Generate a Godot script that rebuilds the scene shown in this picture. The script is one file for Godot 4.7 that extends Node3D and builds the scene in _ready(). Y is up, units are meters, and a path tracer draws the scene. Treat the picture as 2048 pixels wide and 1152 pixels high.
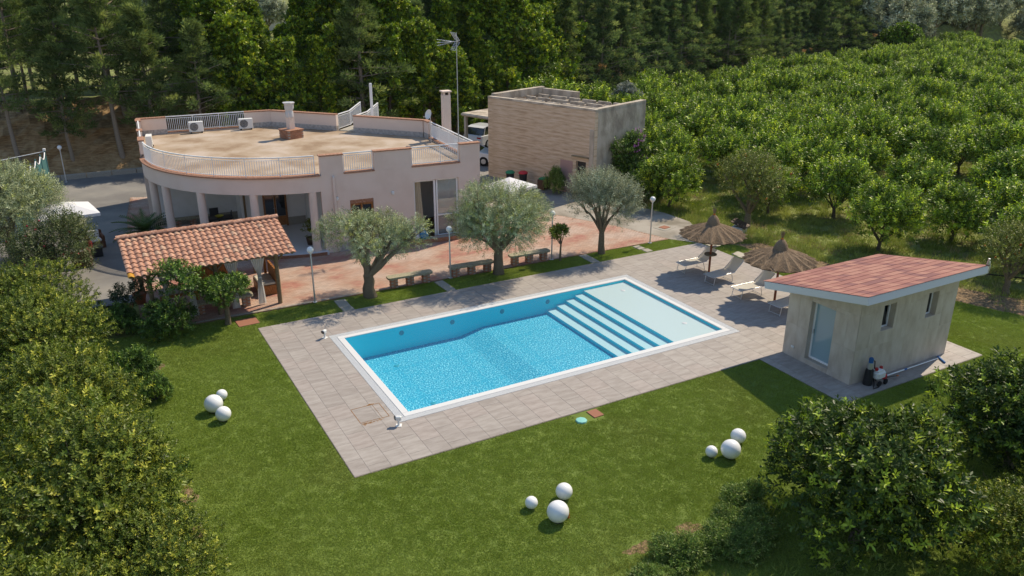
extends Node3D

# ---------------------------------------------------------------- helpers
var taken := {}
var M := {}
var P := {}          # tree prototypes: name -> [trunk mesh, crown mesh, trunk material, crown material]
var meshes := {}     # shared piece meshes


class MB:
	var v := PackedVector3Array()
	var n := PackedVector3Array()
	var c := PackedColorArray()
	var ix := PackedInt32Array()
	var col := Color(1, 1, 1)

	func fan(p: Array, out: Vector3) -> void:
		var nn := Vector3.ZERO
		for i in range(1, p.size() - 1):
			nn += (p[i] - p[0]).cross(p[i + 1] - p[0])
		if nn.length_squared() < 1e-16:
			return
		nn = nn.normalized()
		var flip := nn.dot(out) < 0.0
		if flip:
			nn = -nn
		var b := v.size()
		for q in p:
			v.append(q)
			n.append(nn)
			c.append(col)
		for i in range(1, p.size() - 1):
			if flip:
				ix.append_array([b, b + i, b + i + 1])
			else:
				ix.append_array([b, b + i + 1, b + i])

	func box(ctr: Vector3, size: Vector3, ch := 0.0, basis := Basis.IDENTITY) -> void:
		var h := size * 0.5
		var e: float = minf(ch, minf(h.x, minf(h.y, h.z)) * 0.9)
		for ax in 3:
			for s in [-1.0, 1.0]:
				var pts := []
				for k in [[-1, -1], [1, -1], [1, 1], [-1, 1]]:
					var q := Vector3.ZERO
					q[ax] = s * h[ax]
					q[(ax + 1) % 3] = k[0] * (h[(ax + 1) % 3] - e)
					q[(ax + 2) % 3] = k[1] * (h[(ax + 2) % 3] - e)
					pts.append(ctr + basis * q)
				var o := Vector3.ZERO
				o[ax] = s
				fan(pts, basis * o)
		if e <= 0.0:
			return
		for ax in 3:
			var a1 := (ax + 1) % 3
			var a2 := (ax + 2) % 3
			for s1 in [-1.0, 1.0]:
				for s2 in [-1.0, 1.0]:
					var pts := []
					for k in [[-1.0, 0], [1.0, 0], [1.0, 1], [-1.0, 1]]:
						var q := Vector3.ZERO
						q[ax] = k[0] * (h[ax] - e)
						q[a1] = s1 * (h[a1] - (0.0 if k[1] == 0 else e))
						q[a2] = s2 * (h[a2] - (e if k[1] == 0 else 0.0))
						pts.append(ctr + basis * q)
					var o := Vector3.ZERO
					o[a1] = s1
					o[a2] = s2
					fan(pts, basis * o)
		for sx in [-1.0, 1.0]:
			for sy in [-1.0, 1.0]:
				for sz in [-1.0, 1.0]:
					var s := Vector3(sx, sy, sz)
					var pts := []
					for ax in 3:
						var q := s * (h - Vector3(e, e, e))
						q[ax] = s[ax] * h[ax]
						pts.append(ctr + basis * q)
					fan(pts, basis * s)

	func bar(a: Vector3, b: Vector3, w: float, d: float) -> void:
		var f := b - a
		var l := f.length()
		f /= l
		var up := Vector3.UP if absf(f.y) < 0.95 else Vector3.RIGHT
		var x := up.cross(f).normalized()
		box((a + b) * 0.5, Vector3(w, d, l), 0.0, Basis(x, f.cross(x), f))

	func tube(pts: Array, rad: Array, sides := 8, cap := true) -> void:
		var rings := []
		var prev := Vector3.ZERO
		for i in pts.size():
			var f: Vector3 = (pts[mini(i + 1, pts.size() - 1)] - pts[maxi(i - 1, 0)]).normalized()
			var x: Vector3
			if i == 0:
				x = (Vector3.RIGHT if absf(f.x) < 0.8 else Vector3.FORWARD)
			else:
				x = prev
			x = (x - f * x.dot(f)).normalized()
			prev = x
			var y := f.cross(x)
			var b := v.size()
			rings.append(b)
			for k in sides:
				var a := TAU * k / sides
				var d := x * cos(a) + y * sin(a)
				v.append(pts[i] + d * rad[i])
				n.append(d)
				c.append(col)
		for i in range(1, pts.size()):
			for k in sides:
				var k2 := (k + 1) % sides
				var a0: int = rings[i - 1] + k
				var a1: int = rings[i - 1] + k2
				var b0: int = rings[i] + k
				var b1: int = rings[i] + k2
				ix.append_array([a0, b0, b1, a0, b1, a1])
		if cap:
			for e in [0, pts.size() - 1]:
				var f: Vector3 = (pts[0] - pts[1]) if e == 0 else (pts[-1] - pts[-2])
				var p := []
				for k in sides:
					p.append(v[rings[e] + k])
				fan(p, f)

	func lathe(profile: Array, sides := 24, ctr := Vector3.ZERO, wob := 0.0) -> void:
		var b := v.size()
		for i in profile.size():
			var p0: Vector2 = profile[maxi(i - 1, 0)]
			var p1: Vector2 = profile[mini(i + 1, profile.size() - 1)]
			var t := (p1 - p0).normalized()
			for k in sides:
				var a := TAU * k / sides
				var r: float = profile[i].x * (1.0 + wob * sin(a * 3.0 + i))
				v.append(ctr + Vector3(cos(a) * r, profile[i].y, sin(a) * r))
				n.append(Vector3(cos(a) * t.y, -t.x, sin(a) * t.y))
				c.append(col)
		for i in range(1, profile.size()):
			for k in sides:
				var k2 := (k + 1) % sides
				ix.append_array([b + (i - 1) * sides + k, b + i * sides + k2, b + i * sides + k, b + (i - 1) * sides + k, b + (i - 1) * sides + k2, b + i * sides + k2])

	func ball(ctr: Vector3, r: Vector3, rings := 10, sides := 16) -> void:
		var b := v.size()
		for i in rings + 1:
			var t := PI * i / rings
			for k in sides:
				var a := TAU * k / sides
				var d := Vector3(sin(t) * cos(a), cos(t), sin(t) * sin(a))
				v.append(ctr + d * r)
				n.append((d / r).normalized())
				c.append(col)
		for i in rings:
			for k in sides:
				var k2 := (k + 1) % sides
				ix.append_array([b + i * sides + k, b + (i + 1) * sides + k, b + (i + 1) * sides + k2, b + i * sides + k, b + (i + 1) * sides + k2, b + i * sides + k2])

	# prism over a polygon given as (x, z) points
	func prism(poly: PackedVector2Array, y0: float, y1: float, sides := true) -> void:
		var tr := Geometry2D.triangulate_polygon(poly)
		for i in range(0, tr.size(), 3):
			var a := poly[tr[i]]
			var b := poly[tr[i + 1]]
			var d := poly[tr[i + 2]]
			fan([Vector3(a.x, y1, a.y), Vector3(b.x, y1, b.y), Vector3(d.x, y1, d.y)], Vector3.UP)
			if sides:
				fan([Vector3(a.x, y0, a.y), Vector3(b.x, y0, b.y), Vector3(d.x, y0, d.y)], Vector3.DOWN)
		if sides:
			var area := 0.0
			for i in poly.size():
				area += poly[i].cross(poly[(i + 1) % poly.size()])
			for i in poly.size():
				var a := poly[i]
				var b := poly[(i + 1) % poly.size()]
				var o := Vector2(b.y - a.y, a.x - b.x) * signf(area)
				fan([Vector3(a.x, y0, a.y), Vector3(b.x, y0, b.y), Vector3(b.x, y1, b.y), Vector3(a.x, y1, a.y)], Vector3(o.x, 0, o.y))

	func done() -> ArrayMesh:
		var m := ArrayMesh.new()
		if v.is_empty():
			return m
		var a := []
		a.resize(Mesh.ARRAY_MAX)
		a[Mesh.ARRAY_VERTEX] = v
		a[Mesh.ARRAY_NORMAL] = n
		a[Mesh.ARRAY_COLOR] = c
		a[Mesh.ARRAY_INDEX] = ix
		m.add_surface_from_arrays(Mesh.PRIMITIVE_TRIANGLES, a)
		return m


func numbered(called: String) -> String:
	var k: int = taken.get(called, 0)
	taken[called] = k + 1
	return called if k == 0 else "%s_%03d" % [called, k]


func tag(o: Node, label: String, category: String, group := "") -> Node:
	if label:
		o.set_meta("label", label)
	if category:
		o.set_meta("category", category)
	if group:
		o.set_meta("group", group)
	return o


func thing(called: String, label: String, category: String, at := Vector3.ZERO, turn := 0.0, group := "") -> Node3D:
	var o := Node3D.new()
	o.name = numbered(called)
	add_child(o)
	o.position = at
	o.rotation.y = turn
	tag(o, label, category, group)
	return o


func part(parent: Node, called: String, mesh: Mesh, material: Material, at := Vector3.ZERO, turn := 0.0) -> MeshInstance3D:
	var o := MeshInstance3D.new()
	o.name = numbered(called) if parent == self else called
	o.mesh = mesh
	o.material_override = material
	parent.add_child(o, true)
	o.position = at
	o.rotation.y = turn
	return o


func struct(called: String, mesh: Mesh, material: Material, label := "") -> MeshInstance3D:
	var o := part(self, called, mesh, material)
	o.set_meta("kind", "structure")
	if label:
		o.set_meta("label", label)
	return o


func stuff(parent: Node, called: String, mesh: Mesh, material: Material, label := "", category := "") -> MeshInstance3D:
	var o := part(parent, called, mesh, material)
	o.set_meta("kind", "stuff")
	tag(o, label, category)
	return o


func bx(size: Vector3, ch := 0.0, at := Vector3.ZERO) -> ArrayMesh:
	var m := MB.new()
	m.box(at, size, ch)
	return m.done()


func tb(pts: Array, rad: Array, sides := 8) -> ArrayMesh:
	var m := MB.new()
	m.tube(pts, rad, sides)
	return m.done()


func lin(r: float, g: float, b: float, a := 1.0) -> Color:
	var q := Color(r, g, b).linear_to_srgb()
	q.a = a
	return q


func noise_tex(seed_: int, freq: float, cols: Array, offs: Array, size := 512, oct := 4, normal := false, kind := FastNoiseLite.TYPE_SIMPLEX_SMOOTH) -> NoiseTexture2D:
	var f := FastNoiseLite.new()
	f.seed = seed_
	f.noise_type = kind
	f.frequency = freq
	f.fractal_octaves = oct
	f.fractal_gain = 0.58
	var t := NoiseTexture2D.new()
	t.width = size
	t.height = size
	t.seamless = true
	t.seamless_blend_skirt = 0.2
	if normal:
		t.as_normal_map = true
		t.bump_strength = 6.0
	elif not cols.is_empty():
		var g := Gradient.new()
		g.offsets = PackedFloat32Array(offs)
		g.colors = PackedColorArray(cols)
		t.color_ramp = g
	t.noise = f
	return t


func mat(key: String, color: Color, rough := 0.8, opt := {}) -> StandardMaterial3D:
	var m := StandardMaterial3D.new()
	m.resource_name = key
	m.albedo_color = color
	m.roughness = rough
	m.metallic = opt.get("metal", 0.0)
	m.metallic_specular = opt.get("spec", 0.4)
	if opt.has("tex"):
		m.albedo_texture = opt.tex
	if opt.has("bump"):
		m.heightmap_enabled = true
		m.heightmap_texture = opt.bump
		m.heightmap_scale = opt.get("bump_cm", 0.5)
	if opt.has("normal"):
		m.normal_enabled = true
		m.normal_texture = opt.normal
		m.normal_scale = opt.get("normal_scale", 1.0)
	if opt.has("detail"):
		m.detail_enabled = true
		m.detail_albedo = opt.detail
		m.detail_blend_mode = BaseMaterial3D.BLEND_MODE_MUL
	if opt.has("tex") or opt.has("bump") or opt.has("normal"):
		m.uv1_triplanar = true
		m.uv1_world_triplanar = opt.get("world", true)
		var s = opt.get("scale", 1.0)
		m.uv1_scale = s if s is Vector3 else Vector3(s, s, s)
	if opt.has("vc"):
		m.vertex_color_use_as_albedo = true
	if opt.has("back"):
		m.backlight_enabled = true
		m.backlight = opt.back
	if opt.has("coat"):
		m.clearcoat_enabled = true
		m.clearcoat = opt.coat
		m.clearcoat_roughness = 0.1
	if opt.has("alpha"):
		m.transparency = BaseMaterial3D.TRANSPARENCY_ALPHA
		m.albedo_color.a = opt.alpha
	if opt.has("rim"):
		m.rim_enabled = true
		m.rim = opt.rim
	M[key] = m
	return m


func ramp(a: Array, lo := 0.25, hi := 0.75) -> Array:
	var o := []
	for i in a.size():
		o.append(lerpf(lo, hi, float(i) / (a.size() - 1)))
	return o


func make_materials() -> void:
	var grain := noise_tex(3, 0.05, [], [], 512, 5)
	var fine := noise_tex(5, 0.12, [], [], 512, 4)
	var blotch := [lin(0.71, 0.575, 0.485), lin(0.745, 0.61, 0.52), lin(0.76, 0.63, 0.54)]
	mat("stucco", Color.WHITE, 0.92, {"tex": noise_tex(11, 0.005, blotch, ramp(blotch), 512, 6), "scale": 0.2, "bump": fine, "bump_cm": 0.25})
	var white_wall := [lin(0.76, 0.74, 0.70), lin(0.79, 0.77, 0.73), lin(0.80, 0.78, 0.75)]
	mat("inner_wall", Color.WHITE, 0.9, {"tex": noise_tex(12, 0.01, white_wall, ramp(white_wall), 512, 4), "scale": 0.3})
	var plinth := [lin(0.30, 0.28, 0.26), lin(0.42, 0.39, 0.36), lin(0.50, 0.47, 0.44)]
	mat("weathered_plinth", Color.WHITE, 0.95, {"tex": noise_tex(13, 0.02, plinth, ramp(plinth), 512, 5), "scale": 0.5})
	var deck := [lin(0.27, 0.185, 0.115), lin(0.36, 0.27, 0.185), lin(0.41, 0.32, 0.235), lin(0.47, 0.385, 0.305)]
	mat("roof_deck", Color.WHITE, 0.95, {"tex": noise_tex(14, 0.0045, deck, [0.2, 0.42, 0.6, 0.8], 1024, 7), "scale": 0.07, "bump": grain, "bump_cm": 1.0})
	var clay := [lin(0.26, 0.125, 0.075), lin(0.36, 0.19, 0.12), lin(0.45, 0.28, 0.20)]
	mat("coping_clay", Color.WHITE, 0.9, {"tex": noise_tex(15, 0.03, clay, ramp(clay), 512, 5), "scale": 0.7})
	for i in 5:
		var f: float = [0.8, 0.92, 1.0, 1.08, 0.98][i]
		var g: float = [0.95, 1.0, 1.0, 1.05, 1.25][i]
		var cc := [lin(0.33 * f, 0.155 * f, 0.095 * f * g), lin(0.47 * f, 0.245 * f * g, 0.16 * f * g), lin(0.56 * f, 0.36 * f * g, 0.265 * f * g)]
		mat("roof_tile_%d" % i, Color.WHITE, 0.9, {"tex": noise_tex(20 + i, 0.03, cc, ramp(cc), 256, 5), "scale": 1.3, "bump": grain, "bump_cm": 0.3})
	mat("lichen_tile", lin(0.48, 0.24, 0.03), 0.95)
	for i in 3:
		var f: float = [0.86, 1.0, 1.1][i]
		var cc := [lin(0.30 * f, 0.12 * f, 0.06 * f), lin(0.40 * f, 0.185 * f, 0.10 * f), lin(0.46 * f, 0.25 * f, 0.16 * f)]
		mat("brick_%d" % i, Color.WHITE, 0.95, {"tex": noise_tex(30 + i, 0.04, cc, ramp(cc), 256, 5), "scale": 2.0})
	mat("mortar", lin(0.36, 0.31, 0.26), 0.95)
	mat("white_metal", lin(0.86, 0.86, 0.85), 0.35)
	mat("white_plastic", lin(0.74, 0.74, 0.71), 0.45)
	mat("globe_plastic", lin(0.80, 0.80, 0.79), 0.28, {"spec": 0.5})
	mat("aluminium", lin(0.62, 0.63, 0.64), 0.35, {"metal": 0.7})
	mat("zinc", lin(0.55, 0.56, 0.57), 0.4, {"metal": 0.6})
	mat("dark_metal", lin(0.03, 0.03, 0.032), 0.5)
	mat("black_rubber", lin(0.015, 0.015, 0.016), 0.8)
	mat("glass", lin(0.9, 0.95, 0.95), 0.03, {"alpha": 0.12, "spec": 0.6})
	mat("frosted_glass", lin(0.30, 0.42, 0.46), 0.12, {"spec": 0.6})
	mat("dark_glass", lin(0.02, 0.025, 0.03), 0.05, {"spec": 0.7})
	var wood := [lin(0.20, 0.075, 0.02), lin(0.32, 0.13, 0.035), lin(0.40, 0.18, 0.06)]
	mat("orange_wood", Color.WHITE, 0.5, {"tex": noise_tex(41, 0.02, wood, ramp(wood), 512, 5), "scale": Vector3(3.0, 0.5, 3.0)})
	var pole := [lin(0.13, 0.085, 0.045), lin(0.22, 0.155, 0.085), lin(0.30, 0.22, 0.13)]
	mat("post_wood", Color.WHITE, 0.85, {"tex": noise_tex(42, 0.03, pole, ramp(pole), 512, 5), "scale": Vector3(4.0, 0.6, 4.0)})
	mat("parasol_wood", lin(0.26, 0.075, 0.03), 0.5)
	mat("old_board", lin(0.25, 0.20, 0.12), 0.9)
	var slab := [lin(0.22, 0.20, 0.125), lin(0.34, 0.31, 0.215), lin(0.42, 0.38, 0.29)]
	mat("bench_slab", Color.WHITE, 0.95, {"tex": noise_tex(43, 0.03, slab, ramp(slab), 512, 5), "scale": 0.8, "bump": grain, "bump_cm": 0.8})
	var step := [lin(0.24, 0.22, 0.17), lin(0.34, 0.31, 0.26), lin(0.42, 0.39, 0.33)]
	mat("step_slab", Color.WHITE, 0.95, {"tex": noise_tex(44, 0.04, step, ramp(step), 512, 5), "scale": 0.9, "bump": grain, "bump_cm": 0.6})
	for i in 4:
		var f: float = [0.95, 1.0, 1.05, 1.0][i]
		var r: float = [1.0, 1.0, 0.99, 1.02][i]
		var cc := [lin(0.285 * f * r, 0.25 * f, 0.222 * f), lin(0.33 * f * r, 0.293 * f, 0.263 * f), lin(0.37 * f * r, 0.332 * f, 0.30 * f)]
		mat("deck_tile_%d" % i, Color.WHITE, 0.62, {"tex": noise_tex(50 + i, 0.008, cc, ramp(cc, 0.15, 0.85), 512, 6), "scale": Vector3(0.3, 0.6, 1.1), "world": true, "spec": 0.4})
	var grout := [lin(0.25, 0.215, 0.18), lin(0.30, 0.25, 0.20)]
	mat("grout", Color.WHITE, 0.95, {"tex": noise_tex(55, 0.02, grout, ramp(grout), 256, 4), "scale": 0.4})
	mat("pool_rim", lin(0.64, 0.64, 0.63), 0.45)
	mat("pool_grate", lin(0.56, 0.575, 0.585), 0.5)
	var caustic_liner := [lin(0.002, 0.25, 0.41), lin(0.003, 0.31, 0.49), lin(0.01, 0.38, 0.56), lin(0.26, 0.66, 0.76)]  # pale flecks are painted-in ripples of sunlight, mixed into the liner blue
	mat("pool_floor", Color.WHITE, 0.6, {"tex": noise_tex(56, 0.03, caustic_liner, [0.36, 0.5, 0.6, 0.74], 1024, 2), "scale": 0.42})
	mat("pool_wall", lin(0.002, 0.66, 0.78), 0.6)
	mat("pool_step", lin(0.34, 0.55, 0.60), 0.6)
	mat("pool_shelf", lin(0.42, 0.54, 0.555), 0.6)
	mat("water", lin(0.6, 0.85, 0.9), 0.02, {"alpha": 0.02, "spec": 0.34, "normal": noise_tex(57, 0.02, [], [], 512, 3, true), "normal_scale": 0.6, "scale": 0.8})
	mat("pool_fitting", lin(0.01, 0.28, 0.38), 0.5)
	var rust := [lin(0.22, 0.09, 0.02), lin(0.36, 0.20, 0.07)]
	mat("rust", Color.WHITE, 0.95, {"tex": noise_tex(58, 0.06, rust, ramp(rust), 256, 4), "scale": 3.0})
	var clad := [lin(0.49, 0.41, 0.325), lin(0.55, 0.47, 0.38), lin(0.58, 0.50, 0.41), lin(0.62, 0.545, 0.455)]
	for i in 3:
		mat("cladding_%d" % i, Color.WHITE, 0.55, {"tex": noise_tex(60 + i, 0.005, clad, [0.2, 0.42, 0.6, 0.82], 1024, 7), "scale": Vector3(0.34, 0.13, 0.34), "spec": 0.35})
	mat("fascia", lin(0.66, 0.66, 0.645), 0.6)
	for i in 4:
		var cc: Array = [[lin(0.30, 0.135, 0.105), lin(0.36, 0.175, 0.14)], [lin(0.26, 0.11, 0.09), lin(0.32, 0.15, 0.125)], [lin(0.19, 0.085, 0.08), lin(0.26, 0.12, 0.11)], [lin(0.34, 0.165, 0.125), lin(0.40, 0.21, 0.165)]][i]
		mat("shingle_%d" % i, Color.WHITE, 0.9, {"tex": noise_tex(65 + i, 0.2, cc, ramp(cc), 256, 3), "scale": 1.2})
	var stone := [lin(0.44, 0.31, 0.20), lin(0.56, 0.42, 0.285), lin(0.62, 0.475, 0.335), lin(0.67, 0.54, 0.41)]
	mat("tuff", Color.WHITE, 0.95, {"tex": noise_tex(71, 0.006, stone, [0.2, 0.42, 0.6, 0.82], 1024, 7), "scale": Vector3(0.12, 0.9, 0.12), "bump": noise_tex(72, 0.03, [], [], 512, 5), "bump_cm": 2.0})
	var conc := [lin(0.30, 0.25, 0.195), lin(0.45, 0.385, 0.30), lin(0.54, 0.47, 0.385)]
	mat("old_concrete", Color.WHITE, 0.95, {"tex": noise_tex(73, 0.007, conc, ramp(conc), 512, 7), "scale": Vector3(0.25, 0.12, 0.25), "bump": grain, "bump_cm": 1.2})
	mat("pink_plaster", lin(0.42, 0.27, 0.24), 0.95)
	var asph := [lin(0.17, 0.16, 0.15), lin(0.215, 0.205, 0.19), lin(0.27, 0.25, 0.22)]
	mat("asphalt", Color.WHITE, 0.95, {"tex": noise_tex(81, 0.0035, asph, ramp(asph), 1024, 8), "scale": 0.05})
	var path := [lin(0.20, 0.175, 0.135), lin(0.29, 0.26, 0.215), lin(0.36, 0.325, 0.275)]
	mat("path_concrete", Color.WHITE, 0.95, {"tex": noise_tex(82, 0.004, path, ramp(path), 1024, 8), "scale": 0.1, "bump": grain, "bump_cm": 0.6})
	mat("paver", lin(0.9, 0.9, 0.9), 0.9, {"vc": true, "bump": fine, "bump_cm": 0.4, "scale": 2.0})
	mat("paver_joint", lin(0.27, 0.165, 0.11), 0.95)
	mat("porch_floor", lin(0.6, 0.6, 0.6), 0.5)
	var soil := [lin(0.11, 0.075, 0.04), lin(0.20, 0.135, 0.07), lin(0.28, 0.19, 0.105)]
	mat("soil", Color.WHITE, 0.98, {"tex": noise_tex(83, 0.02, soil, ramp(soil), 1024, 6), "scale": 0.3, "bump": grain, "bump_cm": 3.0})
	var bank := [lin(0.17, 0.10, 0.045), lin(0.28, 0.18, 0.085), lin(0.38, 0.26, 0.13), lin(0.45, 0.33, 0.19)]
	mat("bank_earth", Color.WHITE, 0.98, {"tex": noise_tex(84, 0.02, bank, [0.25, 0.45, 0.62, 0.8], 1024, 6), "scale": Vector3(0.06, 0.5, 0.06), "bump": grain, "bump_cm": 8.0})
	var turf := [lin(0.11, 0.155, 0.026), lin(0.13, 0.18, 0.032), lin(0.15, 0.20, 0.038)]
	mat("turf", Color.WHITE, 0.95, {"tex": noise_tex(85, 0.01, turf, ramp(turf), 1024, 6), "scale": 0.12})
	var wild := [lin(0.15, 0.14, 0.055), lin(0.17, 0.20, 0.05), lin(0.24, 0.265, 0.08)]
	mat("wild_ground", Color.WHITE, 0.98, {"tex": noise_tex(86, 0.01, wild, ramp(wild), 1024, 6), "scale": 0.07})
	mat("blade", Color.WHITE, 0.7, {"vc": true, "back": lin(0.6, 0.6, 0.5), "spec": 0.12})
	mat("leaf", Color.WHITE, 0.42, {"vc": true, "back": lin(0.5, 0.55, 0.28), "spec": 0.32})
	mat("olive_leaf", Color.WHITE, 0.55, {"vc": true, "back": lin(0.4, 0.4, 0.36), "spec": 0.25})
	mat("needle", Color.WHITE, 0.8, {"vc": true, "back": lin(0.7, 0.7, 0.5), "spec": 0.1})
	var bark := [lin(0.055, 0.045, 0.032), lin(0.13, 0.105, 0.078), lin(0.21, 0.18, 0.14)]
	mat("bark", Color.WHITE, 0.95, {"tex": noise_tex(91, 0.04, bark, ramp(bark), 512, 5), "scale": Vector3(3.0, 0.8, 3.0), "bump": fine, "bump_cm": 4.0})
	var pale := [lin(0.12, 0.095, 0.06), lin(0.22, 0.18, 0.12), lin(0.30, 0.25, 0.17)]
	mat("pale_bark", Color.WHITE, 0.95, {"tex": noise_tex(92, 0.04, pale, ramp(pale), 512, 5), "scale": Vector3(2.5, 0.8, 2.5), "bump": fine, "bump_cm": 2.5})
	var pine := [lin(0.17, 0.135, 0.10), lin(0.28, 0.225, 0.17), lin(0.37, 0.31, 0.245)]
	mat("pine_bark", Color.WHITE, 0.95, {"tex": noise_tex(94, 0.04, pine, ramp(pine), 512, 5), "scale": Vector3(2.5, 0.8, 2.5)})
	var straw := [lin(0.14, 0.09, 0.05), lin(0.26, 0.18, 0.11), lin(0.35, 0.26, 0.17)]
	mat("straw", Color.WHITE, 0.9, {"tex": noise_tex(93, 0.06, straw, ramp(straw), 512, 5), "scale": 1.5, "bump": fine, "bump_cm": 2.0})
	mat("straw_fibre", Color.WHITE, 0.85, {"vc": true})
	mat("sling", lin(0.56, 0.53, 0.46), 0.8, {"back": lin(0.35, 0.33, 0.28)})
	mat("curtain_cloth", lin(0.74, 0.74, 0.72), 0.85, {"back": lin(0.5, 0.5, 0.48)})
	mat("beige_curtain", lin(0.52, 0.45, 0.33), 0.9)
	mat("cushion", lin(0.60, 0.55, 0.45), 0.95)
	mat("white_cushion", lin(0.66, 0.66, 0.66), 0.95)
	mat("parasol_cloth", lin(0.72, 0.72, 0.74), 0.85, {"back": lin(0.3, 0.3, 0.3)})
	mat("rattan", lin(0.11, 0.05, 0.028), 0.8)
	mat("terracotta", lin(0.32, 0.125, 0.06), 0.9)
	mat("terracotta_plate", lin(0.30, 0.135, 0.085), 0.95)
	mat("teal_plastic", lin(0.22, 0.52, 0.46), 0.5)
	mat("teal_fabric", lin(0.055, 0.15, 0.155), 0.8)
	mat("blue_bag", lin(0.02, 0.22, 0.50), 0.35)
	mat("red_paint", lin(0.50, 0.03, 0.04), 0.4)
	mat("blue_plastic", lin(0.03, 0.13, 0.36), 0.45)
	mat("green_plastic", lin(0.03, 0.22, 0.10), 0.5)
	mat("car_paint", lin(0.74, 0.75, 0.77), 0.3, {"coat": 1.0})
	mat("tail_light", lin(0.40, 0.01, 0.02), 0.2)
	mat("wood_brown", lin(0.09, 0.05, 0.03), 0.6)
	mat("magenta", lin(0.40, 0.06, 0.36), 0.7, {"back": lin(0.3, 0.3, 0.3)})
	mat("flower_red", lin(0.50, 0.04, 0.08), 0.7)
	mat("orange_fruit", lin(0.62, 0.20, 0.03), 0.5)
	mat("yellow_cloth", lin(0.45, 0.40, 0.05), 0.8)
	mat("orange_band", lin(0.60, 0.16, 0.02), 0.6)
	mat("plastic_wrap", lin(0.55, 0.55, 0.56), 0.25)
	mat("far_roof", lin(0.42, 0.16, 0.09), 0.9)
	mat("far_wall", lin(0.42, 0.52, 0.66), 0.9)
	mat("far_cream", lin(0.6, 0.55, 0.48), 0.9)
	mat("net_green", lin(0.02, 0.32, 0.24), 0.8)


# ---------------------------------------------------------------- plants
func pick(r: RandomNumberGenerator, pal: Array) -> Color:
	# palette entries: [weight, Color(linear)]
	var t := 0.0
	for e in pal:
		t += e[0]
	var x := r.randf() * t
	for e in pal:
		x -= e[0]
		if x <= 0.0:
			return e[1]
	return pal[0][1]


func rdir(r: RandomNumberGenerator) -> Vector3:
	var y := r.randf_range(-1, 1)
	var a := r.randf() * TAU
	var s := sqrt(1.0 - y * y)
	return Vector3(s * cos(a), y, s * sin(a))


func crown_lobes(r: RandomNumberGenerator, ctr: Vector3, rad: Vector3, count: int, lo := -0.55) -> Array:
	var out := []
	var m := (rad.x + rad.y + rad.z) / 3.0
	for i in count:
		var d := rdir(r)
		while d.y < lo:
			d = rdir(r)
		var s := r.randf_range(0.20, 0.44)
		out.append([ctr + d * rad * r.randf_range(0.42, 1.0 - s * 0.6), m * s])
	return out


# leaves on twigs spread through the lobes of a crown
func leaf_mesh(r: RandomNumberGenerator, ctr: Vector3, lobes: Array, twigs: int, per: int, leaf: Vector2, twig_len: float, pal: Array, up := 0.35, shell := 0.55) -> ArrayMesh:
	var cnt := twigs * per
	var v := PackedVector3Array()
	v.resize(cnt * 4)
	var nn := PackedVector3Array()
	nn.resize(cnt * 4)
	var cc := PackedColorArray()
	cc.resize(cnt * 4)
	var ix := PackedInt32Array()
	ix.resize(cnt * 6)
	var total := 0.0
	var acc := []
	for l in lobes:
		total += l[1] * l[1]
		acc.append(total)
	var k := 0
	for t in twigs:
		var x := r.randf() * total
		var li := acc.bsearch(x)
		if li >= lobes.size():
			li = lobes.size() - 1
		var lc: Vector3 = lobes[li][0]
		var lr: float = lobes[li][1]
		var d := rdir(r)
		if d.y < -0.2 and r.randf() < 0.5:
			d.y = -d.y
		var p := lc + d * lr * lerpf(shell, 1.05, sqrt(r.randf()))
		var ax := (d * 0.7 + (p - ctr).normalized() * 0.5 + Vector3.UP * up + rdir(r) * 0.45).normalized()
		var s1 := ax.cross(Vector3(0.3, 0.9, 0.2)).normalized()
		var s2 := ax.cross(s1)
		var base: Color = pick(r, pal)
		var bright := r.randf_range(0.62, 1.45)
		var roll := r.randf() * TAU
		for j in per:
			roll += 2.4
			var f := (j + 0.5) / per
			var side := s1 * cos(roll) + s2 * sin(roll)
			var ld := (side * r.randf_range(0.6, 1.0) + ax * r.randf_range(0.25, 0.9)).normalized()
			var pos := p + ax * twig_len * f
			var w := ld.cross(ax + rdir(r) * 0.5).normalized()
			var nr := w.cross(ld)
			var sc := r.randf_range(0.7, 1.15)
			var ll := leaf.x * sc
			var lw := leaf.y * sc * 0.5
			var b := bright * r.randf_range(0.85, 1.15)
			var q := Color(base.r * b, base.g * b, base.b * b)
			var i4 := k * 4
			v[i4] = pos
			v[i4 + 1] = pos + ld * ll * 0.5 + w * lw + nr * lw * 0.35
			v[i4 + 2] = pos + ld * ll
			v[i4 + 3] = pos + ld * ll * 0.5 - w * lw + nr * lw * 0.35
			nn[i4] = nr
			nn[i4 + 1] = (nr - w * 0.3).normalized()
			nn[i4 + 2] = nr
			nn[i4 + 3] = (nr + w * 0.3).normalized()
			cc[i4] = q
			cc[i4 + 1] = q
			cc[i4 + 2] = q
			cc[i4 + 3] = q
			var i6 := k * 6
			ix[i6] = i4
			ix[i6 + 1] = i4 + 2
			ix[i6 + 2] = i4 + 1
			ix[i6 + 3] = i4
			ix[i6 + 4] = i4 + 3
			ix[i6 + 5] = i4 + 2
			k += 1
	var m := ArrayMesh.new()
	var a := []
	a.resize(Mesh.ARRAY_MAX)
	a[Mesh.ARRAY_VERTEX] = v
	a[Mesh.ARRAY_NORMAL] = nn
	a[Mesh.ARRAY_COLOR] = cc
	a[Mesh.ARRAY_INDEX] = ix
	m.add_surface_from_arrays(Mesh.PRIMITIVE_TRIANGLES, a)
	return m


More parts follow.
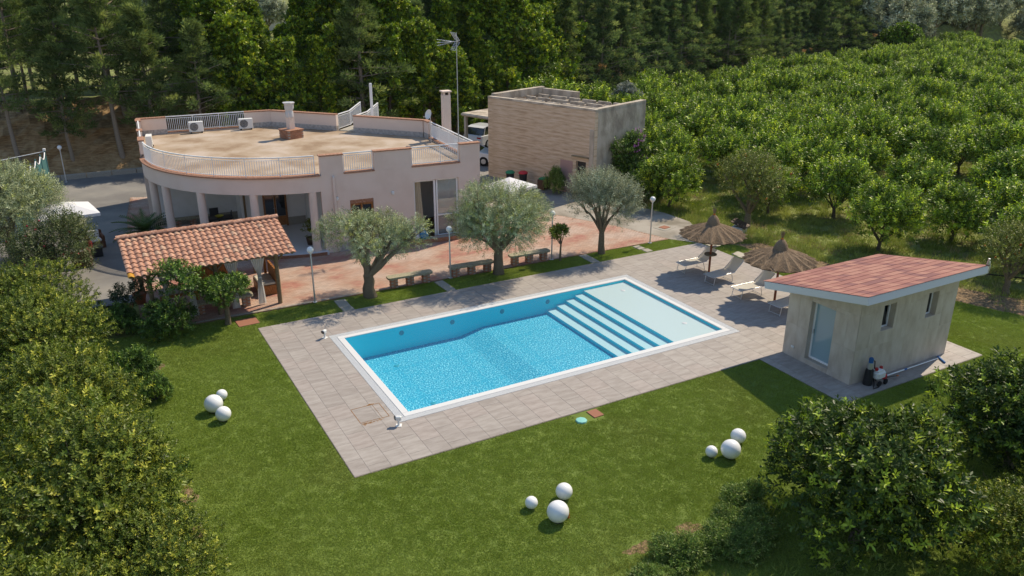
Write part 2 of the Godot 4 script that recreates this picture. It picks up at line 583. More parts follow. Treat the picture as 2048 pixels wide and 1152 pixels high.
func limb(m: MB, r: RandomNumberGenerator, a: Vector3, b: Vector3, r0: float, r1: float, bow := 0.25, sides := 7) -> void:
	var pts := []
	var rad := []
	var d := b - a
	var off := rdir(r) * d.length() * bow * 0.5
	off.y = absf(off.y) * 0.6
	for i in 6:
		var t := i / 5.0
		pts.append(a + d * t + off * 4.0 * t * (1.0 - t) * 0.5 + rdir(r) * r0 * 0.25)
		rad.append(lerpf(r0, r1, t))
	m.tube(pts, rad, sides)


func trunk_mesh(r: RandomNumberGenerator, fork: Vector3, r0: float, lobes: Array, limbs: int, sides := 9) -> ArrayMesh:
	var m := MB.new()
	var pts := [Vector3(0, -0.08, 0), Vector3(0, 0.06, 0), fork * 0.35 + rdir(r) * r0 * 0.3, fork * 0.7 + rdir(r) * r0 * 0.3, fork]
	m.tube(pts, [r0 * 1.5, r0 * 1.2, r0, r0 * 0.92, r0 * 0.8], sides)
	var n := mini(limbs, lobes.size())
	for i in n:
		var e: Vector3 = lobes[i][0]
		limb(m, r, fork - Vector3(0, r0 * 0.4, 0), e, r0 * 0.6, r0 * 0.12)
		for j in 2:
			var d: Vector3 = rdir(r) * float(lobes[i][1]) * 0.8
			d.y = absf(d.y)
			limb(m, r, fork.lerp(e, 0.65), e + d, r0 * 0.22, r0 * 0.05, 0.25, 5)
	return m.done()


func proto(key: String, seed_: int, ctr: Vector3, rad: Vector3, nl: int, twigs: int, per: int, leaf: Vector2, twig_len: float, pal: Array, fork: Vector3, r0: float, limbs: int, leaf_mat := "leaf", bark := "bark", up := 0.35, shell := 0.55, lo := -0.55) -> void:
	var r := RandomNumberGenerator.new()
	r.seed = seed_
	var lobes := crown_lobes(r, ctr, rad, nl, lo)
	P[key] = [trunk_mesh(r, fork, r0, lobes, limbs), leaf_mesh(r, ctr, lobes, twigs, per, leaf, twig_len, pal, up, shell), M[bark], M[leaf_mat], lobes]


func conifer(key: String, seed_: int, h: float, bare: float, reach: float, pal: Array, creeper := 0) -> void:
	var r := RandomNumberGenerator.new()
	r.seed = seed_
	var tm := MB.new()
	var lean := Vector3(r.randf_range(-0.4, 0.4), 0, r.randf_range(-0.4, 0.4))
	var pts := []
	var rad := []
	for i in 8:
		var t := i / 7.0
		pts.append(Vector3(0, -0.3 + h * t, 0) + lean * t + Vector3(r.randf_range(-0.06, 0.06), 0, r.randf_range(-0.06, 0.06)))
		rad.append(lerpf(0.19, 0.02, t))
	tm.tube(pts, rad, 8)
	var lobes := []
	var y := bare
	while y < h:
		var t := (y - bare) / (h - bare)
		var l := reach * (0.55 + 0.45 * sin(PI * minf(1.0, t * 1.3 + 0.25))) * (1.0 - 0.55 * t * t - 0.15 * t) * r.randf_range(0.75, 1.2)
		var a0 := r.randf() * TAU
		for k in 4:
			var a := a0 + TAU * k / 4.0 + r.randf_range(-0.5, 0.5)
			var d := Vector3(cos(a), 0, sin(a))
			var len := l * r.randf_range(0.45, 1.3)
			var root := Vector3(0, y, 0) + lean * t
			var tip := root + d * len + Vector3(0, len * r.randf_range(-0.05, 0.35), 0)
			limb(tm, r, root, tip, 0.05, 0.012, 0.15, 4)
			for q in [0.45, 0.75, 1.0]:
				lobes.append([root.lerp(tip, q) + rdir(r) * 0.15, lerpf(0.34, 0.55, r.randf()) * (1.15 - 0.4 * t)])
		y += r.randf_range(0.38, 0.55)
	# sprays of needles, 3 thin blades each, leaning outwards and up
	var n := lobes.size() * 62
	var v := PackedVector3Array()
	v.resize(n * 3)
	var nn := PackedVector3Array()
	nn.resize(n * 3)
	var cc := PackedColorArray()
	cc.resize(n * 3)
	var i3 := 0
	for l in lobes:
		var base: Color = pick(r, pal)
		var axis: Vector3 = l[0]
		var outw := Vector3(axis.x, 0, axis.z).normalized()
		var g := r.randf_range(0.8, 1.2)
		for j in 62:
			var d := rdir(r)
			var p: Vector3 = l[0] + d * Vector3(1.0, 0.6, 1.0) * float(l[1]) * lerpf(0.25, 1.0, r.randf())
			var f := (d * 0.6 + outw * 0.6 + Vector3.UP * r.randf_range(0.1, 0.8) + rdir(r) * 0.4).normalized()
			var w := f.cross(rdir(r)).normalized()
			var len := r.randf_range(0.16, 0.34)
			var wd := r.randf_range(0.025, 0.055)
			var b := g * r.randf_range(0.75, 1.25)
			var q := Color(base.r * b, base.g * b, base.b * b)
			v[i3] = p - w * wd
			v[i3 + 1] = p + f * len
			v[i3 + 2] = p + w * wd
			var nr := w.cross(f)
			for z in 3:
				nn[i3 + z] = nr
				cc[i3 + z] = q
			i3 += 3
	var m := ArrayMesh.new()
	var a := []
	a.resize(Mesh.ARRAY_MAX)
	a[Mesh.ARRAY_VERTEX] = v
	a[Mesh.ARRAY_NORMAL] = nn
	a[Mesh.ARRAY_COLOR] = cc
	m.add_surface_from_arrays(Mesh.PRIMITIVE_TRIANGLES, a)
	P[key] = [tm.done(), m, M.pine_bark, M.needle, lobes]
	if creeper > 0:
		# climbing leaves over the outer lobes, hanging in strands
		var cl := []
		for i in creeper:
			var l: Array = lobes[r.randi() % lobes.size()]
			var o: Vector3 = l[0] + Vector3(l[0].x, 0, l[0].z).normalized() * float(l[1]) * 0.7
			cl.append([o, 0.32])
			if r.randf() < 0.6:
				for s in 4:
					cl.append([o + Vector3(r.randf_range(-0.1, 0.1), -0.4 * (s + 1), r.randf_range(-0.1, 0.1)), 0.2])
		var pal2 := [[3.0, Color(0.166, 0.254, 0.021)], [2.0, Color(0.293, 0.370, 0.026)], [2.0, Color(0.078, 0.146, 0.025)], [0.7, Color(0.429, 0.448, 0.035)]]
		P[key].append(leaf_mesh(r, Vector3(0, h * 0.5, 0), cl, cl.size() * 9, 6, Vector2(0.2, 0.15), 0.3, pal2, -0.3, 0.3))


func plant(key: String, called: String, label: String, category: String, at: Vector3, turn := 0.0, size := 1.0, group := "", stretch := 1.0) -> Node3D:
	var t := thing(called, label, category, at, turn, group)
	t.scale = Vector3(size, size * stretch, size)
	var d: Array = P[key]
	part(t, "trunk", d[0], d[2])
	part(t, "crown", d[1], d[3])
	if d.size() > 5:
		part(t, "creeper", d[5], M.leaf)
	return t


func fruits(t: Node3D, key: String, count: int, rad: float, material: Material, seed_: int) -> void:
	var r := RandomNumberGenerator.new()
	r.seed = seed_
	var mb := MB.new()
	mb.ball(Vector3.ZERO, Vector3.ONE * rad, 6, 8)
	var m := mb.done()
	for i in count:
		var l: Array = P[key][4][r.randi() % P[key][4].size()]
		part(t, "fruit", m, material, l[0] + rdir(r) * float(l[1]) * 0.98)


func tuft_mesh(r: RandomNumberGenerator, count: int, spread: float, h: float, w: float, lean := 0.5) -> ArrayMesh:
	var m := MB.new()
	for i in count:
		var a := r.randf() * TAU
		var p := Vector3(cos(a), 0, sin(a)) * spread * sqrt(r.randf())
		var f := Vector3(r.randf_range(-lean, lean), 1, r.randf_range(-lean, lean)).normalized()
		var s := f.cross(rdir(r)).normalized() * w * r.randf_range(0.6, 1.2)
		var l := h * r.randf_range(0.55, 1.15)
		var b := r.randf_range(0.75, 1.25)
		m.col = Color(b, b, b * r.randf_range(0.8, 1.0))
		var tip := p + f * l
		var mid := p + f * l * 0.55 + s * 0.15
		m.fan([p - s, p + s, mid + s * 0.7, tip, mid - s * 0.7], s.cross(f))
	return m.done()


func scatter(called: String, mesh: Mesh, material: Material, xf: Array, cols: Array, label: String, category: String) -> void:
	var mm := MultiMesh.new()
	mm.transform_format = MultiMesh.TRANSFORM_3D
	mm.use_colors = true
	mm.mesh = mesh
	mm.instance_count = xf.size()
	for i in xf.size():
		mm.set_instance_transform(i, xf[i])
		mm.set_instance_color(i, cols[i])
	var o := MultiMeshInstance3D.new()
	o.name = numbered(called)
	o.multimesh = mm
	o.material_override = material
	o.set_meta("kind", "stuff")
	tag(o, label, category)
	add_child(o)


# ---------------------------------------------------------------- setting
const SUN := Vector3(-0.85, -1.0, 0.25)
const EYE := Vector3(-7.729, 12.32, 26.356)


func view_and_light() -> void:
	var cam := Camera3D.new()
	cam.name = "camera"
	add_child(cam)
	cam.position = EYE
	cam.rotation = Vector3(-0.36892, -0.50954, 0.00168)
	cam.fov = 39.31
	cam.far = 2500.0
	cam.current = true
	var sky := ProceduralSkyMaterial.new()
	sky.sky_top_color = Color(0.45, 0.57, 0.74)
	sky.sky_horizon_color = Color(0.80, 0.84, 0.86)
	sky.sky_curve = 0.16
	sky.ground_bottom_color = Color(0.30, 0.31, 0.26)
	sky.ground_horizon_color = Color(0.60, 0.66, 0.70)
	sky.energy_multiplier = 1.08
	var s := Sky.new()
	s.sky_material = sky
	var e := Environment.new()
	e.background_mode = Environment.BG_SKY
	e.sky = s
	e.tonemap_mode = Environment.TONE_MAPPER_LINEAR
	e.tonemap_exposure = 1.06
	e.sdfgi_enabled = true
	e.ssao_enabled = true
	e.ssil_enabled = true
	e.fog_enabled = true
	e.fog_density = 0.00006
	e.fog_light_color = Color(0.86, 0.89, 0.92)
	var w := WorldEnvironment.new()
	w.name = "environment"
	w.environment = e
	add_child(w)
	var sun := DirectionalLight3D.new()
	sun.name = "sun"
	add_child(sun)
	sun.look_at_from_position(Vector3.ZERO, SUN, Vector3.UP)
	sun.light_energy = 1.6
	sun.light_color = Color(1.0, 0.94, 0.84)
	sun.light_angular_distance = 0.5
	sun.shadow_enabled = true


func inside(poly: PackedVector2Array, x: float, z: float) -> bool:
	return Geometry2D.is_point_in_polygon(Vector2(x, z), poly)


func pv(a: Array) -> PackedVector2Array:
	var o := PackedVector2Array()
	for i in range(0, a.size(), 2):
		o.append(Vector2(a[i], a[i + 1]))
	return o


var LAWN := pv([-8.2, -4.0, 18.1, -3.6, 18.95, -2.4, 20.4, -1.2, 20.7, 2.5, 21.4, 6.0, 22.9, 8.4, 23.9, 11.0, 25.0, 17.0, 18.0, 23.0, -8.2, 23.0])
var SOIL := pv([20.2, -1.6, 21.8, -1.0, 22.2, 2.5, 22.9, 5.5, 24.6, 7.6, 25.8, 10.2, 27.0, 17.0, 24.5, 17.0, 23.6, 11.0, 22.6, 8.4, 21.2, 6.0, 20.5, 2.5])
var PATIO := pv([-6.35, -4.08, 18.1, -3.62, 17.1, -6.75, 15.0, -11.0, 11.0, -11.5, 10.3, -9.2, -1.0, -11.0, -3.0, -16.0, -3.5, -25.0, -4.8, -25.5, -5.34, -21.5, -6.0, -13.2, -6.1, -10.3])
const PATCHES := [[-6.5, 7.3, 0.35, 0.8], [-6.55, 8.9, 0.3, 0.6], [2.3, 14.5, 0.7, 0.3], [3.7, 14.5, 0.8, 0.35], [-6.2, -0.9, 0.3, 0.5], [1.0, 15.2, 0.5, 0.3]]
const BANK := [-120.0, -38.0, -60.0, -36.0, -25.0, -34.5, -10.0, -33.3, 0.0, -33.0, 10.0, -33.0, 20.0, -32.8, 30.0, -35.5, 40.0, -39.5, 52.0, -44.0, 65.0, -48.5, 82.0, -54.0, 105.0, -60.0, 150.0, -72.0, 260.0, -98.0]


func minus(r: Rect2, cut: Rect2) -> Array:
	if not r.intersects(cut):
		return [r]
	var i := r.intersection(cut)
	var o := []
	if i.position.y - r.position.y > 0.03:
		o.append(Rect2(r.position, Vector2(r.size.x, i.position.y - r.position.y)))
	if r.end.y - i.end.y > 0.03:
		o.append(Rect2(Vector2(r.position.x, i.end.y), Vector2(r.size.x, r.end.y - i.end.y)))
	if i.position.x - r.position.x > 0.03:
		o.append(Rect2(Vector2(r.position.x, i.position.y), Vector2(i.position.x - r.position.x, i.size.y)))
	if r.end.x - i.end.x > 0.03:
		o.append(Rect2(Vector2(i.end.x, i.position.y), Vector2(r.end.x - i.end.x, i.size.y)))
	return o


func bank_line(x: float) -> float:
	for i in range(0, BANK.size() - 2, 2):
		if x <= BANK[i + 2]:
			return lerpf(BANK[i + 1], BANK[i + 3], (x - BANK[i]) / (BANK[i + 2] - BANK[i]))
	return BANK[-1]


func hill_height(s: float) -> float:
	var k := [[-1.0, -0.15], [0.3, 0.25], [1.0, 1.3], [2.0, 2.6], [3.4, 3.7], [5.5, 4.1], [14.0, 4.4], [60.0, 5.6], [140.0, 9.0], [300.0, 26.0], [620.0, 90.0]]
	for i in k.size() - 1:
		if s <= k[i + 1][0]:
			return lerpf(k[i][1], k[i + 1][1], (s - k[i][0]) / (k[i + 1][0] - k[i][0]))
	return 90.0


func terrain() -> void:
	# base ground, with the pool left open
	var g := MB.new()
	for q in [[-700, -700, -0.45, 700], [13.06, -700, 700, 700], [-0.45, -700, 13.06, -0.45], [-0.45, 6.55, 13.06, 700]]:
		g.fan([Vector3(q[0], -0.12, q[1]), Vector3(q[2], -0.12, q[1]), Vector3(q[2], -0.12, q[3]), Vector3(q[0], -0.12, q[3])], Vector3.UP)
	struct("ground", g.done(), M.wild_ground, "weedy ground under the orchard trees")
	# lawn, cut round the terrace and the pad
	var l := MB.new()
	var cut := pv([-2.5, -2.37, 18.95, -2.37, 18.95, 8.55, 19.0, 8.65, 19.0, 12.1, 12.03, 12.1, 12.03, 8.55, -2.5, 8.55])
	for q in Geometry2D.clip_polygons(pv([-8.2, -4.0, 5.0, -3.8, 5.0, 23.0, -8.2, 23.0]), cut) + Geometry2D.clip_polygons(pv([5.0, -3.8, 18.1, -3.6, 18.95, -2.4, 20.4, -1.2, 20.7, 2.5, 21.4, 6.0, 22.9, 8.4, 23.9, 11.0, 25.0, 17.0, 18.0, 23.0, 5.0, 23.0]), cut):
		l.prism(q, -0.1, -0.028, false)
	struct("lawn", l.done(), M.turf, "short mown lawn round the pool terrace")
	var wear := MB.new()
	for i in PATCHES.size():
		var q: Array = PATCHES[i]
		var poly := PackedVector2Array()
		for k in 26:
			var a := TAU * k / 26
			var w := 1.0 + 0.22 * sin(a * 3.0 + i * 2.0) + 0.14 * sin(a * 7.0 + i)
			poly.append(Vector2(q[0] + cos(a) * q[2] * w * 0.55, q[1] + sin(a) * q[3] * w * 0.55))
		wear.prism(poly, -0.1, -0.024, false)
	struct("bare_soil", wear.done(), M.soil, "worn bare soil showing through the lawn edges")
	var so := MB.new()
	so.prism(SOIL, -0.1, -0.05, false)
	struct("soil_strip", so.done(), M.soil, "bare brown soil along the edge of the lawn")
	var a := MB.new()
	a.prism(pv([-45, -9.5, -6.3, -7.6, 6, -11, 14, -11, 19, -11.2, 27, -15.5, 27, -26, 19.5, -32.4, -10, -32.75, -45, -34.8]), -0.1, -0.035, false)
	struct("asphalt_drive", a.done(), M.asphalt, "grey driveway round the back of the villa")
	var p := MB.new()
	p.prism(pv([17.1, -6.75, 18.1, -3.62, 18.95, -2.45, 19.7, -2.9, 21.06, -5.5, 21.0, -7.4, 19.8, -11.6, 16.8, -12.3, 13.5, -19.0, 11.3, -13.0, 11.2, -11.5, 15.0, -11.0]), -0.1, -0.012, false)
	struct("concrete_path", p.done(), M.path_concrete, "worn concrete apron beside the red patio")
	# patio: joint bed and pavers
	var pb := MB.new()
	pb.prism(PATIO, -0.1, -0.006, true)
	var patio := struct("patio", pb.done(), M.paver_joint, "red brick patio in front of the villa")
	var r := RandomNumberGenerator.new()
	r.seed = 77
	var f := FastNoiseLite.new()
	f.seed = 9
	f.frequency = 0.35
	f.fractal_octaves = 3
	var pm := MB.new()
	var z := -27.5
	var row := 0
	while z < -3.6:
		var x := -6.4 + (0.1 if row % 2 else 0.0)
		while x < 18.2:
			if inside(PATIO, x + 0.1, z + 0.05) and inside(PATIO, x, z) and inside(PATIO, x + 0.2, z + 0.1):
				var t := clampf(0.5 + 0.9 * f.get_noise_2d(x, z * 1.4) + r.randf_range(-0.13, 0.13), 0.0, 1.0)
				var c := Color(0.43, 0.20, 0.155).lerp(Color(0.48, 0.305, 0.225), minf(1.0, t * 2.8)).lerp(Color(0.53, 0.40, 0.325), maxf(0.0, t - 0.3) * 1.6)
				var b := r.randf_range(0.9, 1.1)
				pm.col = Color(c.r * b, c.g * b, c.b * b)
				var y := r.randf_range(-0.001, 0.0025)
				pm.fan([Vector3(x + 0.004, y, z + 0.004), Vector3(x + 0.196, y, z + 0.004), Vector3(x + 0.196, y, z + 0.096), Vector3(x + 0.004, y, z + 0.096)], Vector3.UP)
			x += 0.2
		z += 0.1
		row += 1
	stuff(patio, "pavers", pm.done(), M.paver)
	var kb := MB.new()
	kb.box(Vector3(-1.2, -0.055, -4.05), Vector3(9.9, 0.13, 0.1), 0.01)
	var k := part(patio, "kerb_edge", kb.done(), M.step_slab)
	k.rotation.y = -0.012
	# earth bank and the hillside above it
	var fn := FastNoiseLite.new()
	fn.seed = 4
	fn.frequency = 0.16
	for pass_ in 2:
		var m := MB.new()
		var far := MB.new()
		var ss: Array = [-1.0, 0.0, 0.4, 0.8, 1.2, 1.6, 2.0, 2.5, 3.0, 3.6, 4.4, 5.6] if pass_ == 0 else [5.5, 9.0, 14.0, 24.0, 40.0, 60.0, 90.0, 140.0, 200.0, 300.0, 420.0, 620.0]
		var xs := []
		var xx := -120.0
		while xx < 259.0:
			xs.append(xx)
			xx += (0.8 if xx > -16.0 and xx < 60.0 else 3.0) if pass_ == 0 else 8.0
		var gridp := []
		for x in xs:
			var colp := []
			for s in ss:
				var q := Vector3(x, 0, bank_line(x) - s)
				if s > 14.0:
					q.x += (x - 20.0) * (s - 14.0) * 0.004
				q.y = hill_height(s)
				if s > -0.5:
					q.y += fn.get_noise_2d(q.x * 2.0, q.z * 2.0) * (0.5 if s < 6.0 else 0.7)
					if s < 5.5:
						q.z += fn.get_noise_2d(q.x * 3.0, q.y * 6.0 + 40.0) * 0.8
				colp.append(q)
			gridp.append(colp)
		for i in xs.size() - 1:
			for j in ss.size() - 1:
				var into: MB = far if pass_ == 0 and xs[i] > 92.0 else m
				into.fan([gridp[i][j], gridp[i + 1][j], gridp[i + 1][j + 1]], Vector3(0, 1, 0.3))
				into.fan([gridp[i][j], gridp[i + 1][j + 1], gridp[i][j + 1]], Vector3(0, 1, 0.3))
		if pass_ == 0:
			struct("meadow_slope", far.done(), M.wild_ground, "green slope below the olive grove")
			struct("bank", m.done(), M.bank_earth, "cut bank of yellow brown earth behind the driveway")
		else:
			struct("hillside", m.done(), M.wild_ground, "green hillside rising beyond the conifers")
	# low stone kerb at the foot of the bank
	var kr := thing("kerb_wall", "low pale stone kerb along the driveway under the earth bank", "kerb")
	for i in 11:
		part(kr, "kerb_stone", bx(Vector3(1.47, 0.34, 0.3), 0.02), M.step_slab, Vector3(-12.0 + 1.5 * i, 0.1, -32.55 + sin(i * 1.7) * 0.02))


func grass() -> void:
	var r := RandomNumberGenerator.new()
	r.seed = 5
	var f := FastNoiseLite.new()
	f.seed = 21
	f.frequency = 0.22
	f.fractal_octaves = 4
	var t := tuft_mesh(r, 26, 0.10, 0.04, 0.0055, 1.7)
	var xf := []
	var cols := []
	var slabs := [Rect2(0.74, -3.8, 0.5, 1.4), Rect2(5.24, -3.85, 0.42, 1.45), Rect2(12.62, -3.75, 0.45, 1.3), Rect2(15.7, -3.6, 0.5, 1.15), Rect2(4.16, 8.6, 0.95, 0.66), Rect2(-3.2, -3.65, 0.85, 0.8)]
	for i in 230000:
		var x := r.randf_range(-8.2, 25.0)
		var z := r.randf_range(-4.0, 20.0)
		if (x > -2.56 and x < 19.0 and z > -2.43 and z < 8.61) or (x > 11.97 and x < 19.07 and z > 8.5 and z < 12.16) or not inside(LAWN, x, z):
			continue
		var on := false
		for s in slabs:
			on = on or s.has_point(Vector2(x, z))
		if on:
			continue
		var bare := 0.0
		for q in PATCHES:
			bare = maxf(bare, 1.35 - Vector2((x - q[0]) / q[2], (z - q[1]) / q[3]).length() * 0.75)
		if r.randf() < bare * 0.62:
			continue
		var k := f.get_noise_2d(x, z)
		var dry := clampf(f.get_noise_2d(x * 0.6 + 50.0, z * 0.6) * 1.6 - 0.25, 0.0, 0.6)
		if z > 13.0 and r.randf() < (z - 13.0) * 0.03:
			continue
		var c := Color(0.26, 0.345, 0.06).lerp(Color(0.31, 0.395, 0.085), clampf(0.5 + k, 0, 1)).lerp(Color(0.38, 0.35, 0.14), dry * 0.35)
		var b := r.randf_range(0.8, 1.2)
		var s := r.randf_range(0.8, 1.25)
		xf.append(Transform3D(Basis(Vector3.UP, r.randf() * TAU).scaled(Vector3(s, s * r.randf_range(0.8, 1.3), s)), Vector3(x, -0.032, z)))
		cols.append(Color(c.r * b, c.g * b, c.b * b))
	scatter("grass", t, M.blade, xf, cols, "short green lawn grass round the terrace and pool house", "grass")
	# taller weeds in the orchard and along the hedges
	var w := tuft_mesh(r, 34, 0.30, 0.28, 0.013, 1.2)
	xf = []
	cols = []
	for i in 42000:
		var x: float
		var z: float
		if i < 34000:
			var q := r.randf()
			x = 19.3 + 75.0 * q * q + r.randf() * 3.0
			z = r.randf_range(-46.0, 40.0)
			if z > 3.0 + (x - 19.0) * 0.55 + 9.0 or z < bank_line(x) + 1.0:
				continue
		else:
			x = r.randf_range(-12.0, 14.0)
			z = r.randf_range(-6.5, 22.0)
			if x > -7.0 + maxf(0.0, sin(z * 1.3)) * 0.5 and not (z > 14.6 and x > 0.5):
				continue
		if inside(LAWN, x, z) and x > -6.3 and z < 14.6:
			continue
		if inside(SOIL, x, z) and r.randf() < 0.93 or (x < 21.2 and z < -2.0 and z > -13.0) or (x < 28 and z < -10.5 and x < 20.0 + (-10.5 - z) * 0.9):
			continue
		var k := clampf(0.5 + f.get_noise_2d(x * 0.8, z * 0.8), 0, 1)
		var c := Color(0.20, 0.27, 0.05).lerp(Color(0.42, 0.46, 0.14), k)
		if r.randf() < 0.12:
			c = Color(0.40, 0.34, 0.18)
		var b := r.randf_range(0.75, 1.2)
		var s := r.randf_range(0.5, 1.2)
		xf.append(Transform3D(Basis(Vector3.UP, r.randf() * TAU).scaled(Vector3(s, s * r.randf_range(0.6, 1.3), s)), Vector3(x, -0.12, z)))
		cols.append(Color(c.r * b, c.g * b, c.b * b))
	scatter("weeds", w, M.blade, xf, cols, "tall pale green weeds between the orchard trees", "weeds")


func terrace() -> void:
	var slab := MB.new()
	for q in [[-2.55, -2.42, -0.46, 8.6], [13.08, -2.42, 19.0, 8.6], [-0.46, -2.42, 13.08, -0.46], [-0.46, 6.56, 13.08, 8.6], [11.98, 8.6, 19.06, 12.15]]:
		slab.fan([Vector3(q[0], -0.006, q[1]), Vector3(q[2], -0.006, q[1]), Vector3(q[2], -0.006, q[3]), Vector3(q[0], -0.006, q[3])], Vector3.UP)
	for q in [[-2.55, 3.09, 0.02, 11.02], [8.2, -2.43, 21.5, 0.02], [4.7, 8.61, 14.5, 0.02], [11.99, 10.4, 0.02, 3.5], [15.5, 12.16, 7.1, 0.02], [19.0, 3.09, 0.02, 11.0]]:
		slab.box(Vector3(q[0], -0.06, q[1]), Vector3(q[2], 0.1, q[3]))
	var t := struct("pool_terrace", slab.done(), M.grout, "beige stone tile terrace round the swimming pool")
	var pieces := []
	var r := RandomNumberGenerator.new()
	r.seed = 31
	for k in 37:
		for j in 18:
			var tile := Rect2(-2.7 + 0.6 * k, -2.97 + 0.9 * j + (0.45 if k % 2 else 0.0), 0.6, 0.9)
			for region in [Rect2(-2.55, -2.42, 21.55, 11.02), Rect2(11.98, 8.604, 7.08, 3.546)]:
				var q := tile.intersection(region)
				if q.size.x < 0.04 or q.size.y < 0.04:
					continue
				for a in minus(q, Rect2(-0.46, -0.46, 13.54, 7.02)):
					for b in minus(a, Rect2(13.11, 8.59, 4.87, 2.83)):
						if b.size.x > 0.04 and b.size.y > 0.04:
							pieces.append(b)
	pieces.sort_custom(func(a, b): return a.get_area() / EYE.distance_squared_to(Vector3(a.get_center().x, 0, a.get_center().y)) > b.get_area() / EYE.distance_squared_to(Vector3(b.get_center().x, 0, b.get_center().y)))
	var rest := MB.new()
	for i in pieces.size():
		var q: Rect2 = pieces[i]
		var c := q.get_center()
		var s := Vector3(q.size.x - 0.005, 0.02, q.size.y - 0.005)
		if i < 300:
			var key := "tile%d_%d" % [roundi(s.x * 500), roundi(s.z * 500)]
			if not meshes.has(key):
				meshes[key] = bx(s, 0.002)
			part(t, "tile", meshes[key], M["deck_tile_%d" % (r.randi() % 4)], Vector3(c.x, -0.0098 + r.randf_range(-0.0006, 0.0006), c.y))
		else:
			rest.box(Vector3(c.x, -0.0098, c.y), s, 0.002)
	if not rest.v.is_empty():
		stuff(t, "tiles", rest.done(), M.deck_tile_1)


